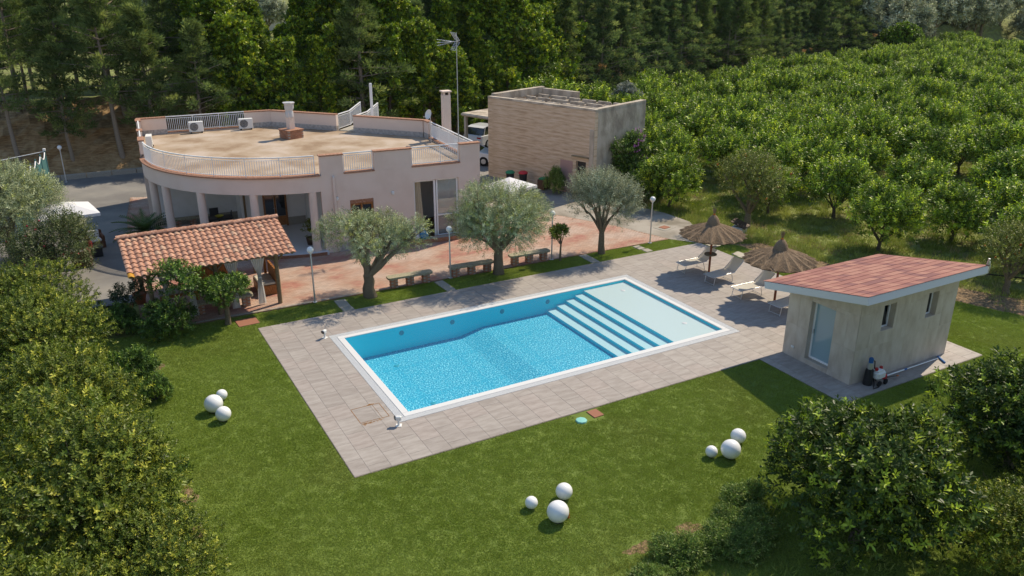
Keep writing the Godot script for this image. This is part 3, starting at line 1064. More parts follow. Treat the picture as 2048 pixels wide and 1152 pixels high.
func pool() -> void:
	var t := Node3D.new()
	t.name = "swimming_pool"
	add_child(t)
	t.set_meta("kind", "structure")
	t.set_meta("label", "rectangular swimming pool with white rim, steps and a pale shallow shelf")
	var L := 12.62
	var W := 6.1
	# floor profile along x
	var fl := MB.new()
	var pr := [[0.0, -0.97], [4.6, -0.97], [5.6, -0.77], [8.64, -0.77]]
	for i in 3:
		fl.fan([Vector3(pr[i][0], pr[i][1], 0), Vector3(pr[i + 1][0], pr[i + 1][1], 0), Vector3(pr[i + 1][0], pr[i + 1][1], W), Vector3(pr[i][0], pr[i][1], W)], Vector3.UP)
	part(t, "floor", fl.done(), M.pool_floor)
	for q in [[Vector3(0, 0, 0), Vector3(L, 0, 0), Vector3(0, 0, 1)], [Vector3(0, 0, W), Vector3(L, 0, W), Vector3(0, 0, -1)], [Vector3(0, 0, 0), Vector3(0, 0, W), Vector3(1, 0, 0)], [Vector3(L, 0, 0), Vector3(L, 0, W), Vector3(-1, 0, 0)]]:
		var w := MB.new()
		w.fan([q[0] + Vector3(0, -0.03, 0), q[1] + Vector3(0, -0.03, 0), q[1] + Vector3(0, -1.0, 0), q[0] + Vector3(0, -1.0, 0)], q[2])
		part(t, "wall", w.done(), M.pool_wall)
	var xs := [8.64, 9.1, 9.56, 10.02, 10.48, L]
	var ys := [-0.64, -0.51, -0.38, -0.25, -0.12]
	for i in 5:
		var y0: float = -0.77 if i == 0 else ys[i - 1]
		var rm := MB.new()
		rm.fan([Vector3(xs[i], y0, 0), Vector3(xs[i], ys[i], 0), Vector3(xs[i], ys[i], W), Vector3(xs[i], y0, W)], Vector3(-1, 0, 0))
		part(t, "riser", rm.done(), M.pool_wall)
		var tm := MB.new()
		tm.fan([Vector3(xs[i], ys[i], 0), Vector3(xs[i + 1], ys[i], 0), Vector3(xs[i + 1], ys[i], W), Vector3(xs[i], ys[i], W)], Vector3.UP)
		part(t, "shelf" if i == 4 else "step", tm.done(), M.pool_shelf if i == 4 else M.pool_step)
	# white rim and overflow grate
	for q in [[L / 2, -0.11, L + 0.44, 0.22], [L / 2, W + 0.11, L + 0.44, 0.22], [-0.11, W / 2, 0.22, W], [L + 0.11, W / 2, 0.22, W]]:
		part(t, "rim", bx(Vector3(q[2] - 0.004, 0.10, q[3] - 0.004), 0.008), M.pool_rim, Vector3(q[0], -0.042, q[1]))
	for q in [[L / 2, -0.34, L + 0.92, 0.24, 0], [L / 2, W + 0.34, L + 0.92, 0.24, 0], [-0.34, W / 2, 0.24, W + 0.44, 1], [L + 0.34, W / 2, 0.24, W + 0.44, 1]]:
		var g := MB.new()
		var n: int = int((q[3] if q[4] else q[2]) / 0.03)
		for i in n:
			var o: float = (i + 0.5) * 0.03 - (q[3] if q[4] else q[2]) * 0.5
			g.box(Vector3(q[0] + (0.0 if q[4] else o), -0.006, q[1] + (o if q[4] else 0.0)), Vector3(0.22 if q[4] else 0.022, 0.016, 0.022 if q[4] else 0.22))
		var gr := part(t, "overflow_grate", g.done(), M.pool_grate)
		gr.set_meta("kind", "stuff")
		part(t, "gutter", bx(Vector3(q[2], 0.03, q[3])), M.pool_grate, Vector3(q[0], -0.04, q[1]))
	var lamp := MB.new()
	lamp.lathe([Vector2(0.0, 0.02), Vector2(0.07, 0.018), Vector2(0.1, 0.006), Vector2(0.1, 0.0)], 16)
	var lm := lamp.done()
	for x in [2.21, 4.33, 6.54, 8.69]:
		var o := part(t, "pool_light", lm, M.pool_fitting, Vector3(x, -0.28, 0.002))
		o.rotation.x = PI / 2
	for q in [[1.5, -0.97, 1.2], [1.55, -0.97, 4.4]]:
		part(t, "pool_light", lm, M.pool_fitting, Vector3(q[0], q[1], q[2]))
	for q in [[11.95, 0.8], [11.95, 4.75]]:
		part(t, "drain", lm, M.pool_grate, Vector3(q[0], -0.12, q[1]))
	var wm := MB.new()
	wm.fan([Vector3(0, -0.045, 0), Vector3(L, -0.045, 0), Vector3(L, -0.045, W), Vector3(0, -0.045, W)], Vector3.UP)
	struct("water", wm.done(), M.water, "clear turquoise water filling the swimming pool")
	# small floodlights at two pool corners
	for q in [[-0.62, -0.36, 0.6, "small white floodlight on the terrace by the grate, between pool and olive shade"], [-0.56, 6.72, -0.5, "small white floodlight with round lens on the terrace by the rusty cover"]]:
		var d := thing("floodlight", q[3], "floodlight", Vector3(q[0], 0, q[1]), q[2], "pool corner floodlights")
		d.scale = Vector3.ONE * 0.88
		part(d, "base", bx(Vector3(0.2, 0.02, 0.2), 0.004), M.white_plastic, Vector3(0, 0.012, 0))
		part(d, "stem", bx(Vector3(0.07, 0.2, 0.07), 0.008), M.white_plastic, Vector3(0, 0.12, 0))
		part(d, "housing", bx(Vector3(0.2, 0.16, 0.13), 0.03), M.white_plastic, Vector3(0, 0.28, 0))
		var ln := MB.new()
		ln.lathe([Vector2(0.0, 0.03), Vector2(0.06, 0.026), Vector2(0.085, 0.01), Vector2(0.085, 0.0)], 16)
		var lens := part(d, "lens", ln.done(), M.dark_glass, Vector3(-0.11, 0.29, 0.0))
		lens.rotation.z = PI / 2 + 0.3
	# flush inspection cover with rusty edge
	var cov := thing("inspection_cover", "flush tiled inspection cover with rusty metal edge in the terrace", "cover", Vector3(-1.05, 0, 5.61))
	for q in [[0, -0.45, 0.9, 0.016], [0, 0.45, 0.9, 0.016], [-0.45, 0, 0.016, 0.884], [0.45, 0, 0.016, 0.884], [0.23, 0, 0.006, 0.88]]:
		part(cov, "edge", bx(Vector3(q[2], 0.006, q[3])), M.rust, Vector3(q[0], 0.0025, q[1]))
	var r := RandomNumberGenerator.new()
	r.seed = 12
	var st := MB.new()
	for i in 160:
		var side := r.randi() % 3
		var c: Vector3 = [Vector3(-0.1 + r.randfn(0, 0.16), 0, 0.5 + absf(r.randfn(0, 0.035))), Vector3(0.18 + r.randfn(0, 0.07), 0, -0.46 - absf(r.randfn(0, 0.03))), Vector3(-0.3 + r.randfn(0, 0.08), 0, 0.5 + absf(r.randfn(0, 0.05)))][side]
		var s := r.randf_range(0.006, 0.022)
		st.fan([c + Vector3(-s * 1.6, 0.0012, 0), c + Vector3(0, 0.0012, -s * 0.7), c + Vector3(s * 1.6, 0.0012, 0), c + Vector3(0, 0.0012, s * 0.7)], Vector3.UP)
	stuff(cov, "rust_stain", st.done(), M.rust)


func flower_and_step_bits() -> void:
	# stepping slabs across the grass strip
	var spots := [[0.99, -3.28, 0.46, 0.85], [1.0, -2.64, 0.46, 0.36], [5.45, -3.1, 0.42, 1.28], [12.85, -3.08, 0.43, 1.18], [15.92, -3.28, 0.38, 0.55], [16.0, -2.74, 0.4, 0.4]]
	var lab := ["long stepping slab in the grass beside the gnarled two-stemmed olive", "short stepping slab touching the terrace by the gnarled olive", "stepping slab in the grass between two stone benches and a lamp post", "stepping slab in the grass beside the little round lemon tree", "stepping slab in the grass near the lamp post by the concrete apron", "short stepping slab touching the terrace near the straw parasols"]
	for i in spots.size():
		var q: Array = spots[i]
		var o := part(self, "stepping_slab", bx(Vector3(q[2], 0.05, q[3]), 0.012), M.step_slab, Vector3(q[0], -0.022, q[1]), 0.03 * (i % 3 - 1))
		tag(o, lab[i], "slab", "stepping slabs across the grass strip")
	var p := part(self, "ground_plate", bx(Vector3(0.78, 0.04, 0.68), 0.008), M.terracotta_plate, Vector3(-2.77, -0.02, -3.25), 0.04)
	tag(p, "flat terracotta inspection plate in the grass beside the pergola", "plate")
	var p2 := part(self, "ground_plate", bx(Vector3(0.36, 0.05, 0.42), 0.008), M.terracotta_plate, Vector3(4.91, -0.025, 8.91), 0.04)
	tag(p2, "small terracotta plate in the lawn beside a pale teal lid", "plate")
	var e := MB.new()
	e.lathe([Vector2(0.0, 0.05), Vector2(0.15, 0.046), Vector2(0.175, 0.03), Vector2(0.18, -0.03)], 8)
	var tl := part(self, "valve_lid", e.done(), M.teal_plastic, Vector3(4.3, -0.02, 9.07), 0.35)
	tag(tl, "pale teal irrigation valve lid in the lawn at the terrace edge", "lid")
	var gutter := thing("drain_cover", "square rusty drain cover framed in pale concrete near the straw parasols", "drain cover", Vector3(19.15, 0, -5.3), 0.25)
	part(gutter, "frame", bx(Vector3(0.95, 0.03, 0.8), 0.01), M.step_slab, Vector3(0, -0.012, 0))
	part(gutter, "lid", bx(Vector3(0.5, 0.02, 0.42), 0.005), M.terracotta_plate, Vector3(0, 0.012, 0))


# white light globes lying in the lawn
func globes() -> void:
	var spots := [
		[-5.13, 3.23, 0.275, "large white light globe between two smaller ones beside the hedge"], [-4.78, 2.57, 0.17, "smallest white light globe behind the large one beside the hedge"], [-4.98, 3.91, 0.225, "medium white light globe in front of the large one beside the hedge"],
		[1.16, 12.74, 0.27, "large white light globe with a small orange peg, in the open lawn"], [1.78, 12.05, 0.215, "medium white light globe behind the one with the orange peg"], [0.86, 11.99, 0.16, "small white light globe standing apart from the pair with the orange peg"],
		[6.77, 12.7, 0.27, "large white light globe in the lawn towards the big citrus tree"], [7.5, 12.23, 0.215, "medium white light globe towards the pool house, behind a large one"], [6.35, 12.41, 0.165, "small white light globe next to the large one towards the citrus tree"]]
	for i in 9:
		var q: Array = spots[i]
		var t := thing("light_globe", q[3], "light globe", Vector3(q[0], -0.03, q[1]), i * 0.7, "white light globes on the lawn")
		var m := MB.new()
		m.ball(Vector3(0, q[2] + 0.02, 0), Vector3.ONE * q[2], 24, 36)
		part(t, "globe", m.done(), M.globe_plastic)
		var b := MB.new()
		b.lathe([Vector2(q[2] * 0.35, 0.05), Vector2(q[2] * 0.38, 0.0), Vector2(q[2] * 0.38, -0.03)], 16)
		part(t, "base", b.done(), M.dark_metal)
		if i == 3:
			var pg := part(t, "peg", tb([Vector3(0, -0.02, 0), Vector3(0, 0.13, 0), Vector3(0.01, 0.15, 0)], [0.03, 0.028, 0.012], 8), M.orange_band, Vector3(0.0, 0, 0))
			pg.position = Basis(Vector3.UP, -i * 0.7) * Vector3(0.3, 0, 0.02)
		if i == 6:
			var pg := part(t, "peg", tb([Vector3(0, -0.02, 0), Vector3(0, 0.14, 0)], [0.03, 0.025], 8), M.dark_metal, Vector3(0.0, 0, 0))
			pg.position = Basis(Vector3.UP, -i * 0.7) * Vector3(0.29, 0, -0.03)


func lamp_posts() -> void:
	var spots := [[0.06, -3.93, "globe lamp post beside the tiled pergola"], [6.05, -3.82, "globe lamp post between two stone benches"], [11.22, -3.78, "globe lamp post beside the little round lemon tree"], [16.81, -3.56, "globe lamp post next to the concrete apron and parasols"], [-7.97, -31.6, "globe lamp post on the driveway under the earth bank"]]
	for i in 5:
		var q: Array = spots[i]
		var t := thing("lamp_post", q[2], "lamp post", Vector3(q[0], 0, q[1]), 0.0, "white globe lamp posts")
		part(t, "pole", tb([Vector3(0, -0.1, 0), Vector3(0, 1.1, 0), Vector3(0, 2.1, 0)], [0.036, 0.034, 0.03], 12), M.aluminium)
		part(t, "collar", tb([Vector3(0, 2.06, 0), Vector3(0, 2.1, 0), Vector3(0, 2.13, 0)], [0.05, 0.06, 0.05], 12), M.white_plastic)
		var m := MB.new()
		m.ball(Vector3(0, 2.23, 0), Vector3.ONE * 0.135, 16, 24)
		part(t, "globe", m.done(), M.globe_plastic)
		part(t, "foot", bx(Vector3(0.16, 0.02, 0.16), 0.004), M.aluminium, Vector3(0, 0.012, 0))


func bricks(parent: Node, size: Vector3, courses: int, seed_: int, depth := 0.11, length := 0.24) -> void:
	var r := RandomNumberGenerator.new()
	r.seed = seed_
	var hy := size.y / courses
	part(parent, "core", bx(size - Vector3(0.02, 0.01, 0.02)), M.mortar, Vector3(0, size.y * 0.5, 0))
	for c in courses:
		for face in 4:
			var along: float = size.x if face % 2 == 0 else size.z
			var odd: bool = (c + face) % 2 == 1
			var run := along - (depth if odd else 0.0) - (0.0 if odd else depth)
			var n := maxi(1, roundi(run / length))
			var l := run / n
			for i in n:
				var o := -along * 0.5 + (depth if odd else 0.0) + l * (i + 0.5)
				var key := "brick%d_%d_%d" % [roundi(l * 1000), roundi(hy * 1000), roundi(depth * 1000)]
				if not meshes.has(key):
					meshes[key] = bx(Vector3(l - 0.01, hy - 0.01, depth), 0.004)
				var b := part(parent, "brick", meshes[key], M["brick_%d" % (r.randi() % 3)])
				var off: float = (size.z if face % 2 == 0 else size.x) * 0.5 - depth * 0.5 + r.randf_range(-0.002, 0.003)
				var p := Vector3(o, hy * (c + 0.5), off)
				b.position = Basis(Vector3.UP, face * PI / 2) * p
				b.rotation.y = face * PI / 2


func stone_bench(at: Vector3, turn: float, length: float, label: String, seed_: int, inside_ := false) -> Node3D:
	var t := thing("stone_bench", label, "bench", at, turn, "stone slab benches on brick piers")
	var poly := PackedVector2Array()
	for q in [[-1, -1], [1, -1], [1, 1], [-1, 1]]:
		for k in 5:
			var a: float = atan2(q[1], q[0]) - PI / 4 + PI / 2 * k / 4.0
			poly.append(Vector2(q[0] * (length / 2 - 0.1) + cos(a) * 0.1, q[1] * 0.11 + sin(a) * 0.1))
	var m := MB.new()
	m.prism(poly, 0.40, 0.485)
	part(t, "slab", m.done(), M.bench_slab)
	for i in 3:
		var pier := Node3D.new()
		pier.name = "pier"
		t.add_child(pier, true)
		pier.position = Vector3((i - 1) * (length / 2 - 0.28), 0, 0)
		bricks(pier, Vector3(0.3, 0.4, 0.3), 6, seed_ + i, 0.1, 0.2)
	return t


func benches() -> void:
	stone_bench(Vector3(4.2, 0, -3.95), -0.05, 2.0, "stone slab bench on brick piers next to the gnarled olive with two stems", 100)
	stone_bench(Vector3(7.1, 0, -3.88), -0.05, 2.1, "stone slab bench on brick piers between lamp post and dense olive tree", 110)
	stone_bench(Vector3(10.12, 0, -3.98), -0.05, 2.05, "stone slab bench on brick piers between dense olive and lemon tree", 120)


# ---------------------------------------------------------------- villa
const HOUSE_AT := Vector3(5.9, 0, -9.45)
const HOUSE_TURN := -0.07983


func hw(x: float, y: float, z: float) -> Vector3:
	return HOUSE_AT + Basis(Vector3.UP, HOUSE_TURN) * Vector3(x, y, z)


func railing(parent: Node, called: String, pts: Array, h: float, gap := 0.105) -> void:
	var t := Node3D.new()
	t.name = called
	parent.add_child(t, true)
	var top := MB.new()
	var low := MB.new()
	var mid := MB.new()
	for i in pts.size() - 1:
		var d: Vector3 = (pts[i + 1] - pts[i]).normalized() * 0.006
		top.bar(pts[i] + Vector3(0, h, 0) - d, pts[i + 1] + Vector3(0, h, 0) + d, 0.06, 0.05)
		mid.bar(pts[i] + Vector3(0, h - 0.11, 0) - d, pts[i + 1] + Vector3(0, h - 0.11, 0) + d, 0.025, 0.025)
		low.bar(pts[i] + Vector3(0, 0.07, 0) - d, pts[i + 1] + Vector3(0, 0.07, 0) + d, 0.03, 0.03)
	part(t, "top_rail", top.done(), M.white_metal)
	part(t, "middle_rail", mid.done(), M.white_metal)
	part(t, "bottom_rail", low.done(), M.white_metal)
	var key := "baluster%d" % roundi(h * 1000)
	if not meshes.has(key):
		meshes[key] = bx(Vector3(0.026, h - 0.2, 0.026), 0.0, Vector3(0, (h - 0.2) * 0.5 + 0.08, 0))
		meshes["post" + key] = bx(Vector3(0.04, h, 0.04), 0.0, Vector3(0, h * 0.5, 0))
	var run := 0.0
	var total := 0.0
	for i in pts.size() - 1:
		total += pts[i].distance_to(pts[i + 1])
	var n := maxi(2, roundi(total / gap))
	var seg := 0
	var start := 0.0
	for i in n + 1:
		var s := total * i / n
		while seg < pts.size() - 2 and s > start + pts[seg].distance_to(pts[seg + 1]):
			start += pts[seg].distance_to(pts[seg + 1])
			seg += 1
		var l: float = pts[seg].distance_to(pts[seg + 1])
		var p: Vector3 = pts[seg].lerp(pts[seg + 1], clampf((s - start) / l, 0, 1))
		var post := i == 0 or i == n or i % 14 == 0
		part(t, "post" if post else "baluster", meshes["post" + key] if post else meshes[key], M.white_metal, p)


func arc(r: float, a0: float, a1: float, n: int) -> PackedVector2Array:
	var o := PackedVector2Array()
	for i in n + 1:
		var a := deg_to_rad(lerpf(a0, a1, float(i) / n))
		o.append(Vector2(-3.6 + cos(a) * r, -7.37 + sin(a) * r))
	return o


func wall_seg(parent: Node, called: String, a: Vector2, b: Vector2, y0: float, y1: float, thick: float, material: Material, ch := 0.0) -> MeshInstance3D:
	# thickness goes to the inner side (right of a -> b)
	var d := (b - a)
	var l := d.length()
	var o := part(parent, called, bx(Vector3(l, y1 - y0, thick), ch, Vector3(l * 0.5, (y0 + y1) * 0.5, 0)), material, Vector3(a.x, 0, a.y))
	o.rotation.y = -atan2(d.y, d.x)
	return o


func villa() -> void:
	var h := thing("villa", "pale pink flat roofed villa with curved porch and white roof railings", "house", HOUSE_AT, HOUSE_TURN)
	var S: Material = M.stucco
	# facade with openings
	for q in [[-3.6, -2.29, -0.1, 3.74], [-2.29, -1.15, 2.45, 3.74], [-1.15, 0.87, -0.1, 3.74], [0.87, 3.2, 3.03, 3.74], [3.2, 4.35, -0.1, 3.74]]:
		part(h, "wall", bx(Vector3(q[1] - q[0], q[3] - q[2], 0.26), 0.0, Vector3((q[0] + q[1]) * 0.5, (q[2] + q[3]) * 0.5, -0.13)), S)
	for q in [[-1.15, 0.87], [-3.0, -2.29], [3.2, 4.35]]:
		part(h, "plinth", bx(Vector3(q[1] - q[0] - 0.02, 0.42, 0.03), 0.006), M.weathered_plinth, Vector3((q[0] + q[1]) * 0.5, 0.2, 0.012))
	for q in [[-3.55, -2.49], [-1.01, 0.81], [3.31, 4.35]]:
		part(h, "parapet", bx(Vector3(q[1] - q[0], 0.89, 0.28), 0.006), S, Vector3((q[0] + q[1]) * 0.5, 4.185, -0.139))
		part(h, "coping", bx(Vector3(q[1] - q[0] + 0.08, 0.06, 0.36), 0.01), M.coping_clay, Vector3((q[0] + q[1]) * 0.5, 4.66, -0.139))
	for q in [[-2.49, -1.01], [0.81, 3.31]]:
		part(h, "coping", bx(Vector3(q[1] - q[0] - 0.01, 0.06, 0.36), 0.01), M.coping_clay, Vector3((q[0] + q[1]) * 0.5, 3.772, -0.139))
		railing(h, "railing", [Vector3(q[0] + 0.06, 3.8, -0.15), Vector3(q[1] - 0.06, 3.8, -0.15)], 0.86)
	# outer walls on the hidden sides
	for q in [[Vector2(4.22, -0.26), Vector2(4.0, -7.1)], [Vector2(4.0, -7.1), Vector2(-3.36, -14.6)], [Vector2(-3.36, -14.6), Vector2(-10.9, -14.5)], [Vector2(-10.85, -14.5), Vector2(-10.85, -7.3)]]:
		wall_seg(h, "wall", q[0], q[1], -0.1, 3.5, 0.25, S)
	# roof slab
	var poly := arc(7.2, 90, 180, 28)
	poly.append_array(pv([-10.9, -14.6, -3.36, -14.72, 4.05, -7.2, 4.25, -0.2]))
	var slab := MB.new()
	slab.prism(poly, 3.45, 3.68)
	part(h, "roof_slab", slab.done(), M.inner_wall)
	var deck := MB.new()
	deck.prism(poly, 3.68, 3.70, false)
	part(h, "roof_deck", deck.done(), M.roof_deck)
	# curved porch beam with its clay coping
	for q in [["porch_beam", 7.06, 7.36, 3.0, 3.74, S], ["coping", 7.0, 7.44, 3.742, 3.802, M.coping_clay]]:
		var ring := MB.new()
		var n := 48
		for i in n:
			var ps := []
			for k in [i, i + 1]:
				var a := deg_to_rad(90.0 + 90.0 * k / n)
				var d := Vector3(cos(a), 0, sin(a))
				for rr in [q[1], q[2]]:
					for yy in [q[3], q[4]]:
						ps.append(Vector3(-3.6, 0, -7.37) + d * rr + Vector3(0, yy, 0))
			var o: Vector3 = (ps[2] - ps[0]).normalized()
			ring.fan([ps[2], ps[3], ps[7], ps[6]], o)
			ring.fan([ps[0], ps[1], ps[5], ps[4]], -o)
			ring.fan([ps[1], ps[3], ps[7], ps[5]], Vector3.UP)
			ring.fan([ps[0], ps[2], ps[6], ps[4]], Vector3.DOWN)
		part(h, q[0], ring.done(), q[5])
	var rp := []
	for p in arc(7.2, 91.5, 176, 40):
		rp.append(Vector3(p.x, 3.8, p.y))
	railing(h, "curved_railing", rp, 0.86, 0.11)
	# back and side parapets; each: a, b, solid?
	var runs := [[Vector2(-10.95, -14.55), Vector2(-9.37, -14.6), 1], [Vector2(-4.96, -14.75), Vector2(-3.36, -14.75), 1], [Vector2(-3.36, -14.7), Vector2(-0.06, -11.55), 1], [Vector2(0.75, -10.7), Vector2(3.98, -7.5), 1], [Vector2(4.06, -7.55), Vector2(4.1, -6.75), 1],
		[Vector2(-10.85, -14.4), Vector2(-10.85, -13.6), 1], [Vector2(-10.85, -10.9), Vector2(-10.85, -10.2), 1], [Vector2(-10.85, -8.4), Vector2(-10.85, -7.3), 1]]
	for q in runs:
		wall_seg(h, "parapet", q[0], q[1], 3.5, 4.62, 0.22, S)
		wall_seg(h, "coping", q[0], q[1], 4.624, 4.684, 0.30, M.coping_clay)
		wall_seg(h, "weathered_base", q[0], q[1], 3.5, 3.98, 0.25, M.weathered_plinth)
	for q in [[Vector2(-9.37, -14.6), Vector2(-4.96, -14.75)], [Vector2(4.1, -6.7), Vector2(4.12, -0.35)], [Vector2(-10.85, -13.6), Vector2(-10.85, -10.9)], [Vector2(-10.85, -10.2), Vector2(-10.85, -8.4)]]:
		wall_seg(h, "upstand", q[0], q[1], 3.5, 3.76, 0.22, S)
		wall_seg(h, "coping", q[0], q[1], 3.764, 3.81, 0.28, M.coping_clay)
		railing(h, "railing", [Vector3(q[0].x, 3.81, q[0].y), Vector3(q[1].x, 3.81, q[1].y)], 0.86)
	# stairway with rails at the gap in the diagonal parapet
	part(h, "stair_landing", bx(Vector3(1.1, 0.12, 2.6), 0.01), M.step_slab, Vector3(1.25, 3.68, -12.05), -0.72 + PI)
	railing(h, "stair_railing", [Vector3(0.05, 3.72, -11.75), Vector3(1.0, 3.74, -12.75), Vector3(2.0, 4.05, -13.9)], 0.9)
	railing(h, "stair_railing", [Vector3(0.95, 3.72, -10.95), Vector3(1.9, 3.74, -11.95), Vector3(2.9, 4.05, -13.1)], 0.9)
	part(h, "stair_post", bx(Vector3(0.14, 2.7, 0.14), 0.01), M.white_metal, Vector3(2.0, 5.05, -11.2))
	# porch: floor, columns, inner walls
	var pf := arc(7.62, 90, 186, 30)
	pf.append_array(pv([-10.9, -7.5, -3.5, -7.5, -3.5, 0.25]))
	var fm := MB.new()
	fm.prism(pf, -0.1, 0.15)
	part(h, "porch_floor", fm.done(), M.porch_floor)
	var eb := MB.new()
	for i in 150:
		var a := deg_to_rad(90.0 + 60.0 * (i + 0.5) / 150)
		var d := Vector3(cos(a), 0, sin(a))
		eb.box(Vector3(-3.6, 0.07, -7.37) + d * 7.63, Vector3(0.045, 0.15, 0.03), 0.0, Basis(Vector3.UP, PI / 2 - a))
	part(h, "porch_edge", eb.done(), M.brick_0)
	var cm := MB.new()
	cm.lathe([Vector2(0.23, 0.15), Vector2(0.23, 0.24), Vector2(0.195, 0.28), Vector2(0.19, 1.5), Vector2(0.18, 3.02)], 24)
	var cmesh := cm.done()
	for a in [93.0, 114.0, 135.0, 154.5, 167.0]:
		var p := Vector2(-3.6 + cos(deg_to_rad(a)) * 7.2, -7.37 + sin(deg_to_rad(a)) * 7.2)
		part(h, "column", cmesh, S, Vector3(p.x, 0, p.y))
	part(h, "porch_wall", bx(Vector3(4.1, 3.35, 0.2)), M.inner_wall, Vector3(-8.75, 1.8, -7.4))
	part(h, "porch_wall", bx(Vector3(0.2, 3.35, 2.28)), M.inner_wall, Vector3(-6.62, 1.8, -6.15))
	part(h, "porch_wall", bx(Vector3(3.1, 3.35, 0.2)), M.inner_wall, Vector3(-5.05, 1.8, -5.1))
	part(h, "porch_wall", bx(Vector3(0.12, 3.35, 4.72)), M.inner_wall, Vector3(-3.45, 1.8, -2.62))
	for q in [[-8.75, -7.285, 4.06], [-5.9, -4.985, 0.5], [-4.0, -4.985, 0.9]]:
		part(h, "skirting", bx(Vector3(q[2], 0.42, 0.03), 0.005), M.step_slab, Vector3(q[0], 0.365, q[1]))
	part(h, "porch_downpipe", tb([Vector3(-6.55, 0.16, -4.9), Vector3(-6.55, 3.44, -4.9)], [0.055, 0.055], 10), M.post_wood)
	# porch door
	var d := Node3D.new()
	d.name = "porch_door"
	h.add_child(d)
	d.position = Vector3(-5.05, 0.15, -4.985)
	wood_door(d, 1.18, 2.15)
	# french door in the facade
	var fd := Node3D.new()
	fd.name = "french_door"
	h.add_child(fd)
	fd.position = Vector3(-1.72, 0.12, -0.18)
	wood_door(fd, 1.12, 2.14)
	part(fd, "shutter_box", bx(Vector3(1.12, 0.19, 0.1), 0.008), M.coping_clay, Vector3(0, 2.232, 0.06))
	# tall glazed opening
	var gw := Node3D.new()
	gw.name = "glazed_door"
	h.add_child(gw)
	for q in [[0.91, 1.53, 0.07, 2.92], [1.96, 1.53, 0.09, 2.92], [2.08, 1.53, 0.07, 2.92], [3.15, 1.53, 0.08, 2.92]]:
		part(gw, "frame", bx(Vector3(q[2], q[3], 0.08), 0.006), M.white_metal, Vector3(q[0], q[1], -0.14))
	for q in [[2.615, 3.0], [2.615, 1.2], [2.615, 0.16], [1.435, 3.0]]:
		part(gw, "frame", bx(Vector3(0.99 if q[0] > 2 else 0.97, 0.06, 0.07), 0.006), M.white_metal, Vector3(q[0], q[1] - 0.01, -0.14))
	part(gw, "pane", bx(Vector3(1.0, 1.72, 0.012)), M.glass, Vector3(2.615, 2.1, -0.14))
	part(gw, "pane", bx(Vector3(1.0, 0.94, 0.012)), M.glass, Vector3(2.615, 0.67, -0.14))
	part(gw, "blind", bx(Vector3(0.98, 0.75, 0.01)), M.beige_curtain, Vector3(2.615, 1.6, -0.22))
	# room behind the glazing
	part(h, "room_wall", bx(Vector3(7.7, 3.4, 0.1)), M.inner_wall, Vector3(0.4, 1.74, -3.6))
	part(h, "room_floor", bx(Vector3(7.6, 0.1, 3.2)), M.wood_brown, Vector3(0.4, 0.06, -1.9))
	var cur := MB.new()
	for i in 14:
		var z0 := sin(i * 1.9) * 0.03
		var z1 := sin((i + 1) * 1.9) * 0.03
		cur.fan([Vector3(i * 0.022, 2.95, z0), Vector3((i + 1) * 0.022, 2.95, z1), Vector3((i + 1) * 0.03 + 0.04, 0.25, z1), Vector3(i * 0.03 + 0.04, 0.25, z0)], Vector3(0, 0, 1))
	part(h, "window_curtain", cur.done(), M.beige_curtain, Vector3(0.96, 0, -0.24))
	part(h, "kitchen_unit", bx(Vector3(0.5, 0.9, 1.6), 0.01), M.wood_brown, Vector3(1.35, 0.57, -2.2))
	part(h, "kitchen_top", bx(Vector3(0.54, 0.04, 1.64), 0.006), M.step_slab, Vector3(1.35, 1.04, -2.2))
	# fittings on the facade
	part(h, "downpipe", tb([Vector3(-3.0, 3.66, -0.05), Vector3(-3.0, 3.66, 0.07), Vector3(-3.0, 3.58, 0.085), Vector3(-3.0, 0.1, 0.085)], [0.06, 0.06, 0.06, 0.06], 12), S)
	for x in [-2.89, -0.2]:
		part(h, "wall_lamp", bx(Vector3(0.13, 0.16, 0.1), 0.02), M.white_plastic, Vector3(x, 2.6, 0.052))
	# chimneys
	var ch := Node3D.new()
	ch.name = "roof_chimney"
	h.add_child(ch)
	ch.position = Vector3(-3.0, 3.7, -10.3)
	ch.rotation.y = 0.42
	var chb := Node3D.new()
	chb.name = "brick_base"
	ch.add_child(chb)
	bricks(chb, Vector3(0.98, 0.46, 0.95), 6, 300)
	part(ch, "base_cap", bx(Vector3(1.05, 0.05, 1.02), 0.01), M.coping_clay, Vector3(0, 0.487, 0))
	part(ch, "shaft", bx(Vector3(0.34, 0.95, 0.34), 0.01), S, Vector3(0, 0.985, 0))
	var wr := MB.new()
	wr.lathe([Vector2(0.2, 1.15), Vector2(0.23, 1.2), Vector2(0.235, 1.45), Vector2(0.19, 1.52), Vector2(0.23, 1.58), Vector2(0.26, 1.7), Vector2(0.27, 1.9), Vector2(0.34, 1.97), Vector2(0.33, 2.0), Vector2(0.0, 1.98)], 10, Vector3.ZERO, 0.06)
	part(ch, "plastic_wrap", wr.done(), M.plastic_wrap)
	var c2 := Node3D.new()
	c2.name = "tall_chimney"
	h.add_child(c2)
	c2.position = Vector3(4.95, 0, -6.35)
	part(c2, "stack", bx(Vector3(0.6, 3.3, 0.6)), S, Vector3(0, 1.55, 0))
	var c2b := Node3D.new()
	c2b.name = "brick_base"
	c2.add_child(c2b)
	c2b.position.y = 3.2
	bricks(c2b, Vector3(0.66, 0.82, 0.66), 10, 330)
	part(c2, "shoulder", bx(Vector3(0.62, 0.14, 0.62), 0.04), M.weathered_plinth, Vector3(0, 4.09, 0))
	part(c2, "shaft", bx(Vector3(0.42, 2.0, 0.42), 0.008), S, Vector3(0, 5.16, 0))
	for k in 4:
		part(c2, "cowl_post", bx(Vector3(0.09, 0.16, 0.09)), S, Vector3([-0.15, 0.15, 0.15, -0.15][k], 6.24, [-0.15, -0.15, 0.15, 0.15][k]))
